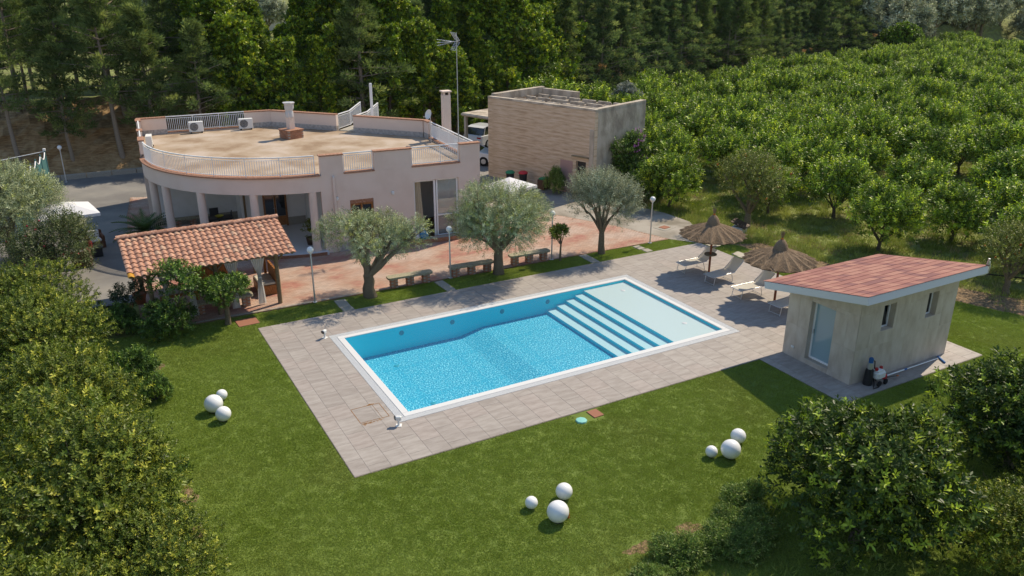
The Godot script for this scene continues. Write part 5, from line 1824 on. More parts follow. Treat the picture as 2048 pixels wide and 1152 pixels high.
# ---------------------------------------------------------------- stone building
func stone_building() -> void:
	# origin at the far end of the long wall, x along that wall, z outwards from it; q counts from the near corner
	var t := thing("stone_building", "tall roofless tuff stone storehouse with open beam grid", "building", Vector3(16.6, 0, -20.4), -1.2341)
	var L := 8.5
	var D := 5.35
	var H := 5.05
	for q in [[0.0, 0.55, -0.1, H], [0.55, 1.3, 2.0, H], [1.3, L, -0.1, H]]:
		part(t, "wall", bx(Vector3(q[1] - q[0], q[3] - q[2], 0.3)), M.tuff, Vector3(L - (q[0] + q[1]) / 2, (q[2] + q[3]) / 2, -0.15))
	part(t, "wall", bx(Vector3(0.3, H + 0.1, D - 0.3)), M.old_concrete, Vector3(L - 0.15, H / 2 - 0.05, -D / 2 - 0.15))
	part(t, "wall", bx(Vector3(0.3, H + 0.1, D - 0.3)), M.tuff, Vector3(0.15, H / 2 - 0.05, -D / 2 - 0.15))
	part(t, "wall", bx(Vector3(L - 0.6, H - 0.4, 0.3)), M.tuff, Vector3(L / 2, H / 2 - 0.25, -D + 0.15))
	# weathered concrete crown round the top
	part(t, "crown", bx(Vector3(L + 0.02, 0.14, 0.34), 0.02), M.old_concrete, Vector3(L / 2, H + 0.04, -0.148))
	part(t, "crown", bx(Vector3(0.33, 0.16, D - 0.32), 0.02), M.old_concrete, Vector3(L - 0.16, H + 0.04, -D / 2 - 0.16))
	part(t, "crown", bx(Vector3(0.33, 0.5, D - 0.32), 0.02), M.old_concrete, Vector3(0.16, H + 0.0, -D / 2 - 0.16))
	part(t, "parapet", bx(Vector3(3.0, 0.55, 0.3), 0.02), M.old_concrete, Vector3(1.85, H - 0.12, -D + 0.15))
	# roof plate and the open grid of upstands
	part(t, "roof_plate", bx(Vector3(L - 0.62, 0.2, D - 0.64)), M.old_concrete, Vector3(L / 2, H - 0.75, -D / 2))
	var r := RandomNumberGenerator.new()
	r.seed = 3
	for j in 4:
		var z := -0.75 - j * 1.25
		var x := 0.5
		while x < L - 1.6:
			var w := r.randf_range(0.75, 1.35)
			part(t, "upstand", bx(Vector3(w, 0.5, 0.16), 0.02), M.old_concrete, Vector3(x + w / 2, H - 0.4, z))
			x += w + 0.22
	for i in 7:
		part(t, "rib", bx(Vector3(0.12, 0.34, D - 0.7), 0.02), M.old_concrete, Vector3(0.9 + i * 1.05, H - 0.48, -D / 2))
	part(t, "pilaster", bx(Vector3(0.3, 4.0, 0.06), 0.01), M.old_concrete, Vector3(L - 0.17, 1.95, 0.022))
	var frame := Node3D.new()
	frame.name = "doorway"
	t.add_child(frame)
	part(frame, "lintel", bx(Vector3(1.25, 0.08, 0.12), 0.01), M.old_board, Vector3(L - 0.95, 2.28, 0.062))
	part(frame, "door", bx(Vector3(0.73, 2.05, 0.06), 0.01), M.dark_metal, Vector3(L - 0.925, 0.97, -0.22))  # near-black panel paints the shaded inside of the open doorway
	part(t, "plaster_patch", bx(Vector3(0.95, 1.95, 0.02), 0.008), M.pink_plaster, Vector3(L - 2.0, 0.95, 0.011))
	# carport slab beside the far end
	var c := thing("carport", "flat concrete carport roof on posts beside the stone storehouse", "carport", Vector3(16.6, 0, -20.4) + Basis(Vector3.UP, t.rotation.y) * Vector3(-3.3, 0, -5.2), t.rotation.y)
	part(c, "slab", bx(Vector3(5.0, 0.22, 4.0), 0.1), M.old_concrete, Vector3(0, 3.0, 0))
	for q in [[-2.2, 1.7], [2.2, 1.7], [-2.2, -1.7], [2.2, -1.7]]:
		part(c, "post", bx(Vector3(0.22, 3.0, 0.22), 0.02), M.old_concrete, Vector3(q[0], 1.4, q[1]))
	# bins and boxes against the wall
	for q in [[16.35, -17.0, M.dark_metal, M.green_plastic, "black rubbish bin with a green lid against the stone storehouse"], [17.0, -16.5, M.dark_metal, M.red_paint, "black rubbish bin with a red lid against the stone storehouse"]]:
		var b := thing("rubbish_bin", q[4], "bin", Vector3(q[0], 0, q[1]), 0.4, "rubbish bins at the stone storehouse")
		var bm := MB.new()
		bm.lathe([Vector2(0.0, 0.02), Vector2(0.2, 0.02), Vector2(0.26, 0.85), Vector2(0.27, 0.87)], 16)
		part(b, "body", bm.done(), q[2])
		var lm := MB.new()
		lm.lathe([Vector2(0.3, 0.86), Vector2(0.3, 0.92), Vector2(0.2, 1.0), Vector2(0.0, 1.03)], 16)
		part(b, "lid", lm.done(), q[3])
	var cr := thing("wooden_box", "brown wooden box with a green cover by the stone storehouse", "box", Vector3(17.9, 0, -15.5), 0.4)
	part(cr, "box", bx(Vector3(0.7, 0.6, 0.5), 0.02), M.wood_brown, Vector3(0, 0.3, 0))
	part(cr, "cover", bx(Vector3(0.5, 0.1, 0.4), 0.02), M.green_plastic, Vector3(-0.05, 0.655, 0))


# ---------------------------------------------------------------- sun furniture
func straw_parasol(at: Vector3, turn: float, label: String, seed_: int) -> void:
	var t := thing("straw_parasol", label, "parasol", at, turn, "straw parasols on the terrace")
	var r := RandomNumberGenerator.new()
	r.seed = seed_
	part(t, "pole", tb([Vector3(0, 0, 0), Vector3(0, 1.2, 0), Vector3(0, 2.4, 0)], [0.05, 0.048, 0.045], 12), M.parasol_wood)
	var fm := MB.new()
	fm.lathe([Vector2(0.0, 0.06), Vector2(0.2, 0.055), Vector2(0.26, 0.03), Vector2(0.26, 0.0)], 20)
	part(t, "foot", fm.done(), M.step_slab)
	var n := 18
	var R := 1.46
	var cm := MB.new()
	var rings := 9
	var seg := n * 6
	for side in 2:
		var g := []
		for i in rings + 1:
			var f := float(i) / rings
			var row := []
			for k in seg + 1:
				var a := TAU * k / seg
				var sc := absf(sin(a * n / 2.0))
				var rr := R * f * (1.0 - 0.11 * sc * f)
				var y := 2.38 - 0.50 * f - 0.05 * f * f - 0.045 * sc * f - side * 0.05
				row.append(Vector3(cos(a) * rr, y, sin(a) * rr))
			g.append(row)
		for i in rings:
			for k in seg:
				cm.fan([g[i][k], g[i][k + 1], g[i + 1][k + 1], g[i + 1][k]], Vector3.UP if side == 0 else Vector3.DOWN)
	part(t, "canopy", cm.done(), M.straw)
	# straw laid over the cone, in rough courses
	var sm := MB.new()
	for i in 5200:
		var a := r.randf() * TAU
		var f := sqrt(r.randf_range(0.02, 1.0))
		var f2 := minf(1.04, f + r.randf_range(0.08, 0.2))
		var a2 := a + r.randf_range(-0.22, 0.22)
		var pts := []
		for q in [[a, f], [a2, f2]]:
			var sc: float = absf(sin(q[0] * n / 2.0))
			var rr: float = R * q[1] * (1.0 - 0.11 * sc * q[1])
			pts.append(Vector3(cos(q[0]) * rr, 2.38 - 0.50 * q[1] - 0.05 * q[1] * q[1] - 0.045 * sc * q[1] + r.randf_range(0.004, 0.022), sin(q[0]) * rr))
		var b := r.randf_range(0.6, 1.25)
		sm.col = Color(0.29 * b, 0.205 * b, 0.13 * b)
		var d: Vector3 = (pts[1] - pts[0]).normalized().cross(Vector3.UP) * r.randf_range(0.003, 0.007)
		sm.fan([pts[0] - d, pts[0] + d, pts[1] + d * 0.6, pts[1] - d * 0.6], Vector3.UP)
	part(t, "straw_courses", sm.done(), M.straw_fibre)
	var rm := MB.new()
	for k in n:
		var a := TAU * k / n
		rm.tube([Vector3(0, 2.3, 0), Vector3(cos(a) * R * 0.5, 2.06, sin(a) * R * 0.5), Vector3(cos(a) * R * 0.98, 1.77, sin(a) * R * 0.98)], [0.014, 0.012, 0.01], 5)
	part(t, "ribs", rm.done(), M.parasol_wood)
	var km := MB.new()
	km.lathe([Vector2(0.30, 2.27), Vector2(0.27, 2.36), Vector2(0.22, 2.5), Vector2(0.14, 2.62), Vector2(0.06, 2.68)], 20, Vector3.ZERO, 0.03)
	part(t, "cap", km.done(), M.straw)
	part(t, "band", tb([Vector3(0, 2.66, 0), Vector3(0, 2.74, 0)], [0.05, 0.045], 10), M.orange_band)
	var tm := MB.new()
	for i in 60:
		var a := r.randf() * TAU
		var b := r.randf_range(0.7, 1.2)
		tm.col = Color(0.28 * b, 0.21 * b, 0.12 * b)
		var p := Vector3(cos(a) * 0.03, 2.72, sin(a) * 0.03)
		var q := Vector3(cos(a) * r.randf_range(0.05, 0.11), r.randf_range(2.88, 3.0), sin(a) * r.randf_range(0.05, 0.11))
		var d := (q - p).cross(Vector3(sin(a), 0, -cos(a))).normalized()
		d = (q - p).cross(d).normalized() * 0.006
		tm.fan([p - d, p + d, q + d, q - d], Vector3(cos(a), 0, sin(a)))
	part(t, "tuft", tm.done(), M.straw_fibre)
	var tray := MB.new()
	tray.lathe([Vector2(0.05, 0.86), Vector2(0.27, 0.86), Vector2(0.28, 0.9), Vector2(0.265, 0.9), Vector2(0.255, 0.875), Vector2(0.05, 0.875)], 24)
	part(t, "tray", tray.done(), M.old_board)


func lounger_proto() -> Node3D:
	# foot end at -x, head end at +x, centre of the seat at the origin
	var t := Node3D.new()
	var fr := MB.new()
	for z in [-0.3, 0.3]:
		fr.tube([Vector3(-0.64, 0.37, z), Vector3(0.62, 0.40, z)], [0.016, 0.016], 8)
		fr.tube([Vector3(0.56, 0.395, z), Vector3(1.12, 0.86, z)], [0.015, 0.015], 8)
	for x in [[-0.64, 0.37], [0.62, 0.40]]:
		fr.tube([Vector3(x[0], x[1], -0.3), Vector3(x[0], x[1], 0.3)], [0.016, 0.016], 8)
	fr.tube([Vector3(1.12, 0.86, -0.3), Vector3(1.12, 0.86, 0.3)], [0.015, 0.015], 8)
	var f := MeshInstance3D.new()
	f.name = "frame"
	f.mesh = fr.done()
	f.material_override = M.aluminium
	t.add_child(f)
	var sl := MB.new()
	for i in 10:
		var x0 := -0.63 + 0.124 * i
		var s0 := -0.022 * sin(PI * i / 10.0)
		var s1 := -0.022 * sin(PI * (i + 1) / 10.0)
		sl.fan([Vector3(x0, 0.383 + 0.024 * i / 10.0 + s0, -0.29), Vector3(x0 + 0.124, 0.383 + 0.024 * (i + 1) / 10.0 + s1, -0.29), Vector3(x0 + 0.124, 0.383 + 0.024 * (i + 1) / 10.0 + s1, 0.29), Vector3(x0, 0.383 + 0.024 * i / 10.0 + s0, 0.29)], Vector3.UP)
	add_part(t, "seat", sl.done(), M.sling)
	var bk := MB.new()
	for i in 6:
		var a := i / 6.0
		var b := (i + 1) / 6.0
		var sa := -0.03 * sin(PI * a)
		var sb := -0.03 * sin(PI * b)
		bk.fan([Vector3(0.57 + 0.55 * a + 0.01, 0.41 + 0.46 * a + sa, -0.285), Vector3(0.57 + 0.55 * b + 0.01, 0.41 + 0.46 * b + sb, -0.285), Vector3(0.57 + 0.55 * b + 0.01, 0.41 + 0.46 * b + sb, 0.285), Vector3(0.57 + 0.55 * a + 0.01, 0.41 + 0.46 * a + sa, 0.285)], Vector3(-0.6, 0.7, 0))
	add_part(t, "backrest", bk.done(), M.sling)
	for z in [-0.27, 0.27]:
		add_part(t, "leg", tb([Vector3(-0.5, 0.37, z), Vector3(-0.57, 0.0, z)], [0.014, 0.014], 8), M.aluminium)
		add_part(t, "leg", tb([Vector3(0.44, 0.39, z), Vector3(0.56, 0.0, z)], [0.014, 0.014], 8), M.aluminium)
		add_part(t, "shade_arm", tb([Vector3(0.98, 0.74, z * 1.12), Vector3(1.0, 1.0, z * 1.12), Vector3(1.22, 1.06, z * 1.12)], [0.01, 0.01, 0.01], 6), M.aluminium)
	for x in [-0.56, 0.55]:
		add_part(t, "stretcher", tb([Vector3(x, 0.03, -0.27), Vector3(x, 0.03, 0.27)], [0.012, 0.012], 6), M.aluminium)
	var sh := MB.new()
	sh.box(Vector3(1.12, 1.03, 0), Vector3(0.42, 0.012, 0.62), 0.004, Basis(Vector3.BACK, 0.12))
	add_part(t, "sunshade", sh.done(), M.sling)
	return t


func add_part(t: Node3D, called: String, m: Mesh, material: Material) -> void:
	var o := MeshInstance3D.new()
	o.name = called
	o.mesh = m
	o.material_override = material
	t.add_child(o, true)


func sun_furniture() -> void:
	straw_parasol(Vector3(16.4, 0, 1.15), 0.1, "straw parasol with a round tray on its pole between two loungers", 41)
	straw_parasol(Vector3(16.35, 0, 5.08), 0.3, "straw parasol beside the shingled pool house", 42)
	var p := lounger_proto()
	var spots := [[15.95, 0.48, -0.05, "cream sun lounger farthest from the pool house, one parasol over"], [16.02, 2.2, 0.03, "cream sun lounger in the shade of the parasol with the tray"], [15.93, 3.98, -0.05, "cream sun lounger standing between the two straw parasols"], [15.98, 5.95, 0.05, "cream sun lounger half hidden by the pool house"]]
	for i in 4:
		var q: Array = spots[i]
		var o: Node3D = p if i == 3 else p.duplicate()
		o.name = numbered("sun_lounger")
		add_child(o)
		o.position = Vector3(q[0], 0.012, q[1])
		o.rotation.y = q[2]
		tag(o, q[3], "sun lounger", "sun loungers on the terrace")


# ---------------------------------------------------------------- clutter by the drive, cars, far things
func armchair(at: Vector3, turn: float, label: String) -> void:
	var t := thing("armchair", label, "armchair", at, turn, "rattan armchairs on the driveway")
	part(t, "base", bx(Vector3(0.8, 0.32, 0.78), 0.02), M.rattan, Vector3(0, 0.18, 0))
	part(t, "backrest", bx(Vector3(0.8, 0.42, 0.14), 0.03), M.rattan, Vector3(0, 0.55, -0.32))
	for s in [-1.0, 1.0]:
		part(t, "armrest", bx(Vector3(0.13, 0.28, 0.64), 0.03), M.rattan, Vector3(s * 0.335, 0.48, 0.07))
	part(t, "seat_cushion", bx(Vector3(0.53, 0.12, 0.56), 0.04), M.white_cushion, Vector3(0, 0.40, 0.08))
	var b := part(t, "back_cushion", bx(Vector3(0.53, 0.36, 0.12), 0.04), M.white_cushion, Vector3(0, 0.62, -0.19))
	b.rotation.x = -0.15


func cloth_parasol(at: Vector3, turn: float, size: float, label: String) -> void:
	var t := thing("cloth_parasol", label, "parasol", at, turn, "white cloth parasols")
	part(t, "pole", tb([Vector3.ZERO, Vector3(0, 2.6, 0)], [0.03, 0.025], 10), M.zinc)
	part(t, "foot", bx(Vector3(0.5, 0.08, 0.5), 0.02), M.old_concrete, Vector3(0, 0.04, 0))
	var m := MB.new()
	for k in 4:
		var a := TAU * k / 4 + PI / 4
		var b := a + TAU / 4
		var pa := Vector3(cos(a), 0, sin(a)) * size + Vector3(0, 2.15, 0)
		var pb := Vector3(cos(b), 0, sin(b)) * size + Vector3(0, 2.15, 0)
		var mid := (pa + pb) / 2 + Vector3(0, 0.02, 0)
		m.fan([Vector3(0, 2.6, 0), pa, mid], Vector3.UP)
		m.fan([Vector3(0, 2.6, 0), mid, pb], Vector3.UP)
		m.fan([pa, mid, mid - Vector3(0, 0.14, 0), pa - Vector3(0, 0.14, 0)], mid - Vector3(0, 2, 0))
		m.fan([mid, pb, pb - Vector3(0, 0.14, 0), mid - Vector3(0, 0.14, 0)], mid - Vector3(0, 2, 0))
	part(t, "canopy", m.done(), M.parasol_cloth)


func potted_plant(at: Vector3, r: float, label: String, key: String, size: float) -> void:
	var t := thing("potted_plant", label, "plant", at, 0.3, "terracotta potted plants")
	var m := MB.new()
	m.lathe([Vector2(0.0, 0.0), Vector2(r * 0.65, 0.0), Vector2(r * 0.95, r * 1.5), Vector2(r * 1.05, r * 1.52), Vector2(r * 1.05, r * 1.75), Vector2(r * 0.92, r * 1.75), Vector2(r * 0.9, r * 1.6), Vector2(0.0, r * 1.6)], 20)
	part(t, "pot", m.done(), M.terracotta)
	var f := part(t, "foliage", P[key][1], P[key][3], Vector3(0, r * 1.5, 0))
	f.scale = Vector3.ONE * size


func car(at: Vector3, turn: float, label: String, tall: float) -> void:
	var t := thing("parked_car", label, "car", at, turn, "white cars parked behind the villa")
	# x forwards; side outline lofted across the width
	var prof := [Vector2(-2.1, 0.35), Vector2(-2.15, 0.7), Vector2(-2.08, 0.98), Vector2(-1.95, 1.02), Vector2(1.0, 0.98), Vector2(1.75, 0.86), Vector2(2.1, 0.68), Vector2(2.15, 0.4), Vector2(2.0, 0.28), Vector2(-2.0, 0.28)]
	var m := MB.new()
	loft(m, prof, [[-0.9, 0.94], [-0.86, 1.0], [0.86, 1.0], [0.9, 0.94]])
	part(t, "body", m.done(), M.car_paint)
	var cab := [Vector2(-1.9, 1.0), Vector2(-1.65, tall - 0.08), Vector2(-1.3, tall), Vector2(-0.1, tall), Vector2(0.25, tall - 0.06), Vector2(1.0, 0.98)]
	var g := MB.new()
	loft(g, cab, [[-0.8, 1.0], [0.8, 1.0]])
	part(t, "glasshouse", g.done(), M.dark_glass)
	var rf := MB.new()
	loft(rf, [Vector2(-1.72, tall - 0.07), Vector2(-1.3, tall + 0.02), Vector2(-0.1, tall + 0.02), Vector2(0.3, tall - 0.05)], [[-0.78, 1.0], [0.78, 1.0]])
	part(t, "roof", rf.done(), M.car_paint)
	for s in [-1.0, 1.0]:
		for q in [[-1.75, -1.55], [-0.55, -0.45], [0.55, 0.25]]:
			var pm := MB.new()
			pm.bar(Vector3(q[0] if q[0] < 0 else 0.98, 1.0, s * 0.815), Vector3(q[1] if q[0] < 0 else 0.27, tall - 0.03, s * 0.79), 0.07, 0.05)
			part(t, "pillar", pm.done(), M.car_paint)
		for x in [-1.35, 1.35]:
			var w := Node3D.new()
			w.name = "wheel"
			t.add_child(w, true)
			w.position = Vector3(x, 0.33, s * 0.82)
			part(w, "tyre", tb([Vector3(0, 0, -0.1), Vector3(0, 0, -0.08), Vector3(0, 0, 0.08), Vector3(0, 0, 0.1)], [0.29, 0.33, 0.33, 0.29], 24), M.black_rubber)
			part(w, "rim", tb([Vector3(0, 0, s * 0.09), Vector3(0, 0, s * 0.112)], [0.2, 0.17], 20), M.zinc)
		part(t, "tail_light", bx(Vector3(0.08, 0.14, 0.4), 0.03), M.tail_light, Vector3(-2.1, 0.83, s * 0.62))
		part(t, "headlight", bx(Vector3(0.2, 0.13, 0.36), 0.03), M.glass, Vector3(1.98, 0.7, s * 0.62))
	part(t, "number_plate", bx(Vector3(0.03, 0.11, 0.5), 0.004), M.white_plastic, Vector3(-2.15, 0.6, 0))


func loft(m: MB, prof: Array, cuts: Array) -> void:
	# side outline in (x, y) swept across z, scaled about its own middle at each cut
	var mid := Vector2.ZERO
	for p in prof:
		mid += p / prof.size()
	var rows := []
	for c in cuts:
		var row := []
		for p in prof:
			var q: Vector2 = mid + (p - mid) * c[1]
			row.append(Vector3(q.x, q.y, c[0]))
		rows.append(row)
	var cm := Vector3(mid.x, mid.y, 0)
	for i in rows.size() - 1:
		for k in prof.size():
			var k2 := (k + 1) % prof.size()
			var a: Vector3 = rows[i][k]
			var b: Vector3 = rows[i][k2]
			m.fan([a, b, rows[i + 1][k2], rows[i + 1][k]], (a + b) * 0.5 - Vector3(cm.x, cm.y, (a + b).z * 0.5))
	var poly := PackedVector2Array()
	for p in prof:
		poly.append(p)
	var tr := Geometry2D.triangulate_polygon(poly)
	for e in [0, rows.size() - 1]:
		for i in range(0, tr.size(), 3):
			m.fan([rows[e][tr[i]], rows[e][tr[i + 1]], rows[e][tr[i + 2]]], Vector3(0, 0, -1 if e == 0 else 1))


func clutter() -> void:
	armchair(Vector3(-7.2, -0.03, -16.2), 0.15, "rattan armchair with white cushions facing the pergola")
	armchair(Vector3(-7.9, -0.03, -13.5), PI - 0.1, "rattan armchair seen from behind, next to the black side table")
	armchair(Vector3(-9.3, -0.03, -15.2), PI / 2, "rattan armchair hidden behind the flowering oleander")
	var s := thing("side_table", "low black side table between the rattan armchairs", "table", Vector3(-7.25, -0.03, -14.7), 0.1)
	part(s, "tabletop", bx(Vector3(0.6, 0.04, 0.6), 0.01), M.dark_metal, Vector3(0, 0.45, 0))
	part(s, "base", bx(Vector3(0.5, 0.43, 0.5), 0.02), M.dark_metal, Vector3(0, 0.215, 0))
	tag(part(self, "red_cup", tb([Vector3(0, 0, 0), Vector3(0, 0.28, 0), Vector3(0, 0.34, 0)], [0.08, 0.1, 0.06], 12), M.red_paint, Vector3(-7.45, 0.44, -14.6)), "tall red cup on the low black side table", "cup")
	cloth_parasol(Vector3(-8.2, 0, -15.2), 0.15, 1.75, "white cloth parasol over the rattan armchairs on the drive")
	cloth_parasol(Vector3(12.2, 0, -9.6), 0.35, 1.45, "white cloth parasol behind the dense olive tree on the patio")
	# teal screen fence
	var f := thing("screen_fence", "teal fabric screen fence with scalloped white rope on the drive", "fence", Vector3(-8.77, 0, -28.3))
	var d := Vector3(-1.7, 0, 9.0) / 7.0
	for i in 7:
		var a := d * i
		var b := d * (i + 1)
		var n := 6
		var m := MB.new()
		var rope := []
		var rr := []
		for k in n:
			var u0 := float(k) / n
			var u1 := float(k + 1) / n
			var h0 := 2.6 - 0.3 * sin(PI * u0)
			var h1 := 2.6 - 0.3 * sin(PI * u1)
			var p0 := a.lerp(b, 0.05 + 0.9 * u0)
			var p1 := a.lerp(b, 0.05 + 0.9 * u1)
			m.fan([p0, p1, p1 + Vector3(0, h1, 0), p0 + Vector3(0, h0, 0)], Vector3(1, 0, 0.2))
			rope.append(p0 + Vector3(0, h0, 0))
			rr.append(0.03)
		rope.append(a.lerp(b, 0.95) + Vector3(0, 2.6, 0))
		rr.append(0.03)
		part(f, "screen_panel", m.done(), M.teal_fabric)
		part(f, "rope", tb(rope, rr, 6), M.white_metal)
		part(f, "post", tb([a + Vector3(0, -0.1, 0), a + Vector3(0, 2.72, 0)], [0.045, 0.045], 8), M.teal_fabric)
	part(f, "post_cap", bx(Vector3(0.16, 0.14, 0.16), 0.02), M.white_plastic, Vector3(0, 2.75, 0))
	part(f, "cable", tb([Vector3(0, 2.65, 0), Vector3(-3.2, 2.3, 0.4), Vector3(-7.5, 2.25, 0.6)], [0.02, 0.02, 0.02], 6), M.white_metal)
	car(Vector3(17.2, -0.03, -24.6), -0.75, "white car with its windscreen showing, parked by the villa's corner", 1.45)
	car(Vector3(21.6, -0.03, -29.9), 0.45, "white car seen from the rear, parked under the earth bank", 1.62)
	# tiled roof block by the pomegranate
	var cr := thing("dark_cover", "dark slatted cover leaning at the foot of the pomegranate tree", "cover", Vector3(21.9, 0, -2.7), 0.5)
	for i in 5:
		var b := part(cr, "slat", bx(Vector3(0.9, 0.03, 0.16), 0.005), M.wood_brown, Vector3(0, 0.62 - 0.06 * i, -0.3 + 0.16 * i))
		b.rotation.x = 0.35
	part(cr, "box", bx(Vector3(0.85, 0.45, 0.6), 0.02), M.zinc, Vector3(0, 0.16, 0))
	var hp := part(self, "irrigation_pipe", tb([Vector3(24.6, 0.25, 6.2), Vector3(26.2, 0.3, 7.6), Vector3(27.4, 0.34, 9.3), Vector3(28.6, 0.1, 11.6)], [0.03, 0.03, 0.03, 0.03], 7), M.black_rubber)
	tag(hp, "black irrigation pipe slung past the smaller pomegranate tree", "pipe")
	# buildings on the hillside, seen through gaps in the trees
	var w := thing("white_farmhouse", "white farm building with a pale roof edge beyond the conifers", "building", Vector3(22.0, 4.6, -92.0), 0.2)
	part(w, "wall", bx(Vector3(9.0, 3.2, 6.0)), M.far_cream, Vector3(0, 1.2, 0))
	part(w, "roof", bx(Vector3(9.8, 0.5, 6.8), 0.05), M.white_plastic, Vector3(0, 3.0, 0))
	var v2 := thing("blue_house", "pale blue house with an orange tiled roof on the hillside", "building", Vector3(58.0, 7.5, -140.0), 0.5)
	part(v2, "wall", bx(Vector3(12.0, 6.0, 9.0)), M.far_wall, Vector3(0, 1.5, 0))
	var rm := MB.new()
	loft(rm, [Vector2(-6.6, 4.4), Vector2(0, 6.8), Vector2(6.6, 4.4)], [[-5.0, 1.0], [5.0, 1.0]])
	part(v2, "roof", rm.done(), M.far_roof)
	var nt := thing("green_net", "bright green garden net far beyond the conifers", "net", Vector3(-15.0, 4.3, -88.0))
	part(nt, "net", bx(Vector3(8.0, 2.2, 0.1)), M.net_green, Vector3(0, 1.0, 0))
	for x in [-4.0, 0.0, 4.0]:
		part(nt, "post", bx(Vector3(0.1, 2.6, 0.1)), M.zinc, Vector3(x, 1.0, 0.1))


# ---------------------------------------------------------------- vegetation
func make_plants() -> void:
	var citrus := [[4.0, Color(0.096, 0.159, 0.025)], [4.0, Color(0.165, 0.245, 0.032)], [2.6, Color(0.383, 0.508, 0.050)], [1.0, Color(0.666, 0.755, 0.067)]]
	for i in 4:
		proto("citrus_%d" % i, 200 + i, Vector3(0, 1.65, 0), Vector3(1.75, 1.25, 1.75), 24, 1250, 9, Vector2(0.16, 0.08), 0.42, citrus, Vector3(0.05, 0.55, 0), 0.09, 6, "leaf", "bark", 0.8, 0.35)
	# old hedge-like citrus beside the lawn: small, yellowish leaves
	var hedge := [[4.0, Color(0.081, 0.119, 0.022)], [4.0, Color(0.143, 0.188, 0.031)], [2.2, Color(0.256, 0.294, 0.044)], [0.8, Color(0.451, 0.451, 0.070)]]
	for i in 3:
		proto("hedge_%d" % i, 220 + i, Vector3(0, 1.5, 0), Vector3(2.5, 1.45, 2.5), 46, 4600, 9, Vector2(0.095, 0.045), 0.17, hedge, Vector3(0.1, 0.5, 0), 0.13, 10, "leaf", "bark", 0.4)
	# big dark citrus with bright young shoots
	var dark := [[5.0, Color(0.045, 0.080, 0.019)], [4.0, Color(0.078, 0.120, 0.022)], [1.6, Color(0.225, 0.312, 0.038)], [0.8, Color(0.427, 0.520, 0.056)]]
	for i in 2:
		proto("dark_%d" % i, 230 + i, Vector3(0, 1.55, 0), Vector3(2.35, 1.4, 2.35), 40, 3400, 9, Vector2(0.145, 0.062), 0.24, dark, Vector3(0.1, 0.5, 0), 0.13, 10, "leaf", "bark", 0.45)
	# olives
	var olive := [[3.0, Color(0.216, 0.263, 0.136)], [3.0, Color(0.329, 0.374, 0.209)], [1.6, Color(0.515, 0.554, 0.345)], [1.0, Color(0.392, 0.434, 0.128)]]
	proto("olive_0", 241, Vector3(0.25, 2.5, -0.2), Vector3(2.45, 1.05, 1.9), 15, 1900, 11, Vector2(0.115, 0.026), 0.3, olive, Vector3(-0.05, 1.0, 0), 0.24, 7, "olive_leaf", "pale_bark", 0.1, 0.35, -0.7)
	proto("olive_1", 242, Vector3(0, 2.7, 0), Vector3(2.3, 1.5, 2.1), 38, 4600, 11, Vector2(0.115, 0.026), 0.32, olive, Vector3(0.05, 1.15, 0), 0.22, 8, "olive_leaf", "pale_bark", 0.25, 0.35, -0.75)
	var silver := [[3.0, Color(0.200, 0.231, 0.139)], [3.0, Color(0.309, 0.340, 0.215)], [2.0, Color(0.464, 0.495, 0.342)]]
	proto("olive_2", 243, Vector3(0.1, 2.5, -0.1), Vector3(1.75, 1.2, 1.75), 22, 2700, 11, Vector2(0.115, 0.026), 0.45, silver, Vector3(-0.05, 1.1, 0), 0.15, 9, "olive_leaf", "pale_bark", 0.8, 0.2, -0.7)
	proto("olive_far", 244, Vector3(0, 3.4, 0), Vector3(3.0, 2.0, 3.0), 26, 1500, 8, Vector2(0.34, 0.12), 0.5, silver, Vector3(0, 1.4, 0), 0.2, 6, "olive_leaf", "pale_bark", 0.3, 0.4, -0.7)
	# small trees and shrubs
	proto("lemon", 251, Vector3(0, 1.25, 0), Vector3(0.52, 0.38, 0.52), 12, 330, 8, Vector2(0.09, 0.045), 0.12, hedge, Vector3(0.03, 0.75, 0), 0.045, 6, "leaf", "pale_bark", 0.3)
	var glossy := [[4.0, Color(0.059, 0.107, 0.024)], [4.0, Color(0.117, 0.200, 0.043)], [1.2, Color(0.282, 0.399, 0.063)]]
	proto("standard", 252, Vector3(0.1, 1.45, 0), Vector3(1.05, 0.62, 1.0), 24, 1500, 9, Vector2(0.085, 0.04), 0.16, glossy, Vector3(0.05, 0.75, 0), 0.11, 9, "leaf", "pale_bark", 0.6)
	proto("slender", 253, Vector3(0, 1.75, 0), Vector3(0.95, 0.7, 0.85), 12, 300, 8, Vector2(0.12, 0.055), 0.22, glossy, Vector3(0, 1.0, 0), 0.05, 8, "leaf", "pale_bark", 0.3)
	proto("shrub", 254, Vector3(0, 0.55, 0), Vector3(0.85, 0.5, 0.85), 18, 900, 8, Vector2(0.1, 0.045), 0.16, glossy, Vector3(0, 0.15, 0), 0.05, 8, "leaf", "bark", 0.5)
	proto("weed_bush", 255, Vector3(0, 0.4, 0), Vector3(0.7, 0.35, 0.7), 14, 620, 8, Vector2(0.11, 0.03), 0.25, [[3.0, Color(0.11, 0.18, 0.035)], [2.0, Color(0.19, 0.27, 0.06)], [1.0, Color(0.28, 0.33, 0.10)]], Vector3(0, 0.1, 0), 0.02, 5, "leaf", "bark", 0.9)
	proto("herb", 256, Vector3(0, 0.22, 0), Vector3(0.3, 0.22, 0.3), 10, 160, 8, Vector2(0.06, 0.025), 0.12, [[2.0, Color(0.05, 0.08, 0.03)], [2.0, Color(0.09, 0.12, 0.06)]], Vector3(0, 0.05, 0), 0.01, 3, "leaf", "bark", 0.8)
	var pom := [[4.0, Color(0.123, 0.151, 0.039)], [4.0, Color(0.205, 0.238, 0.058)], [1.5, Color(0.348, 0.346, 0.097)]]
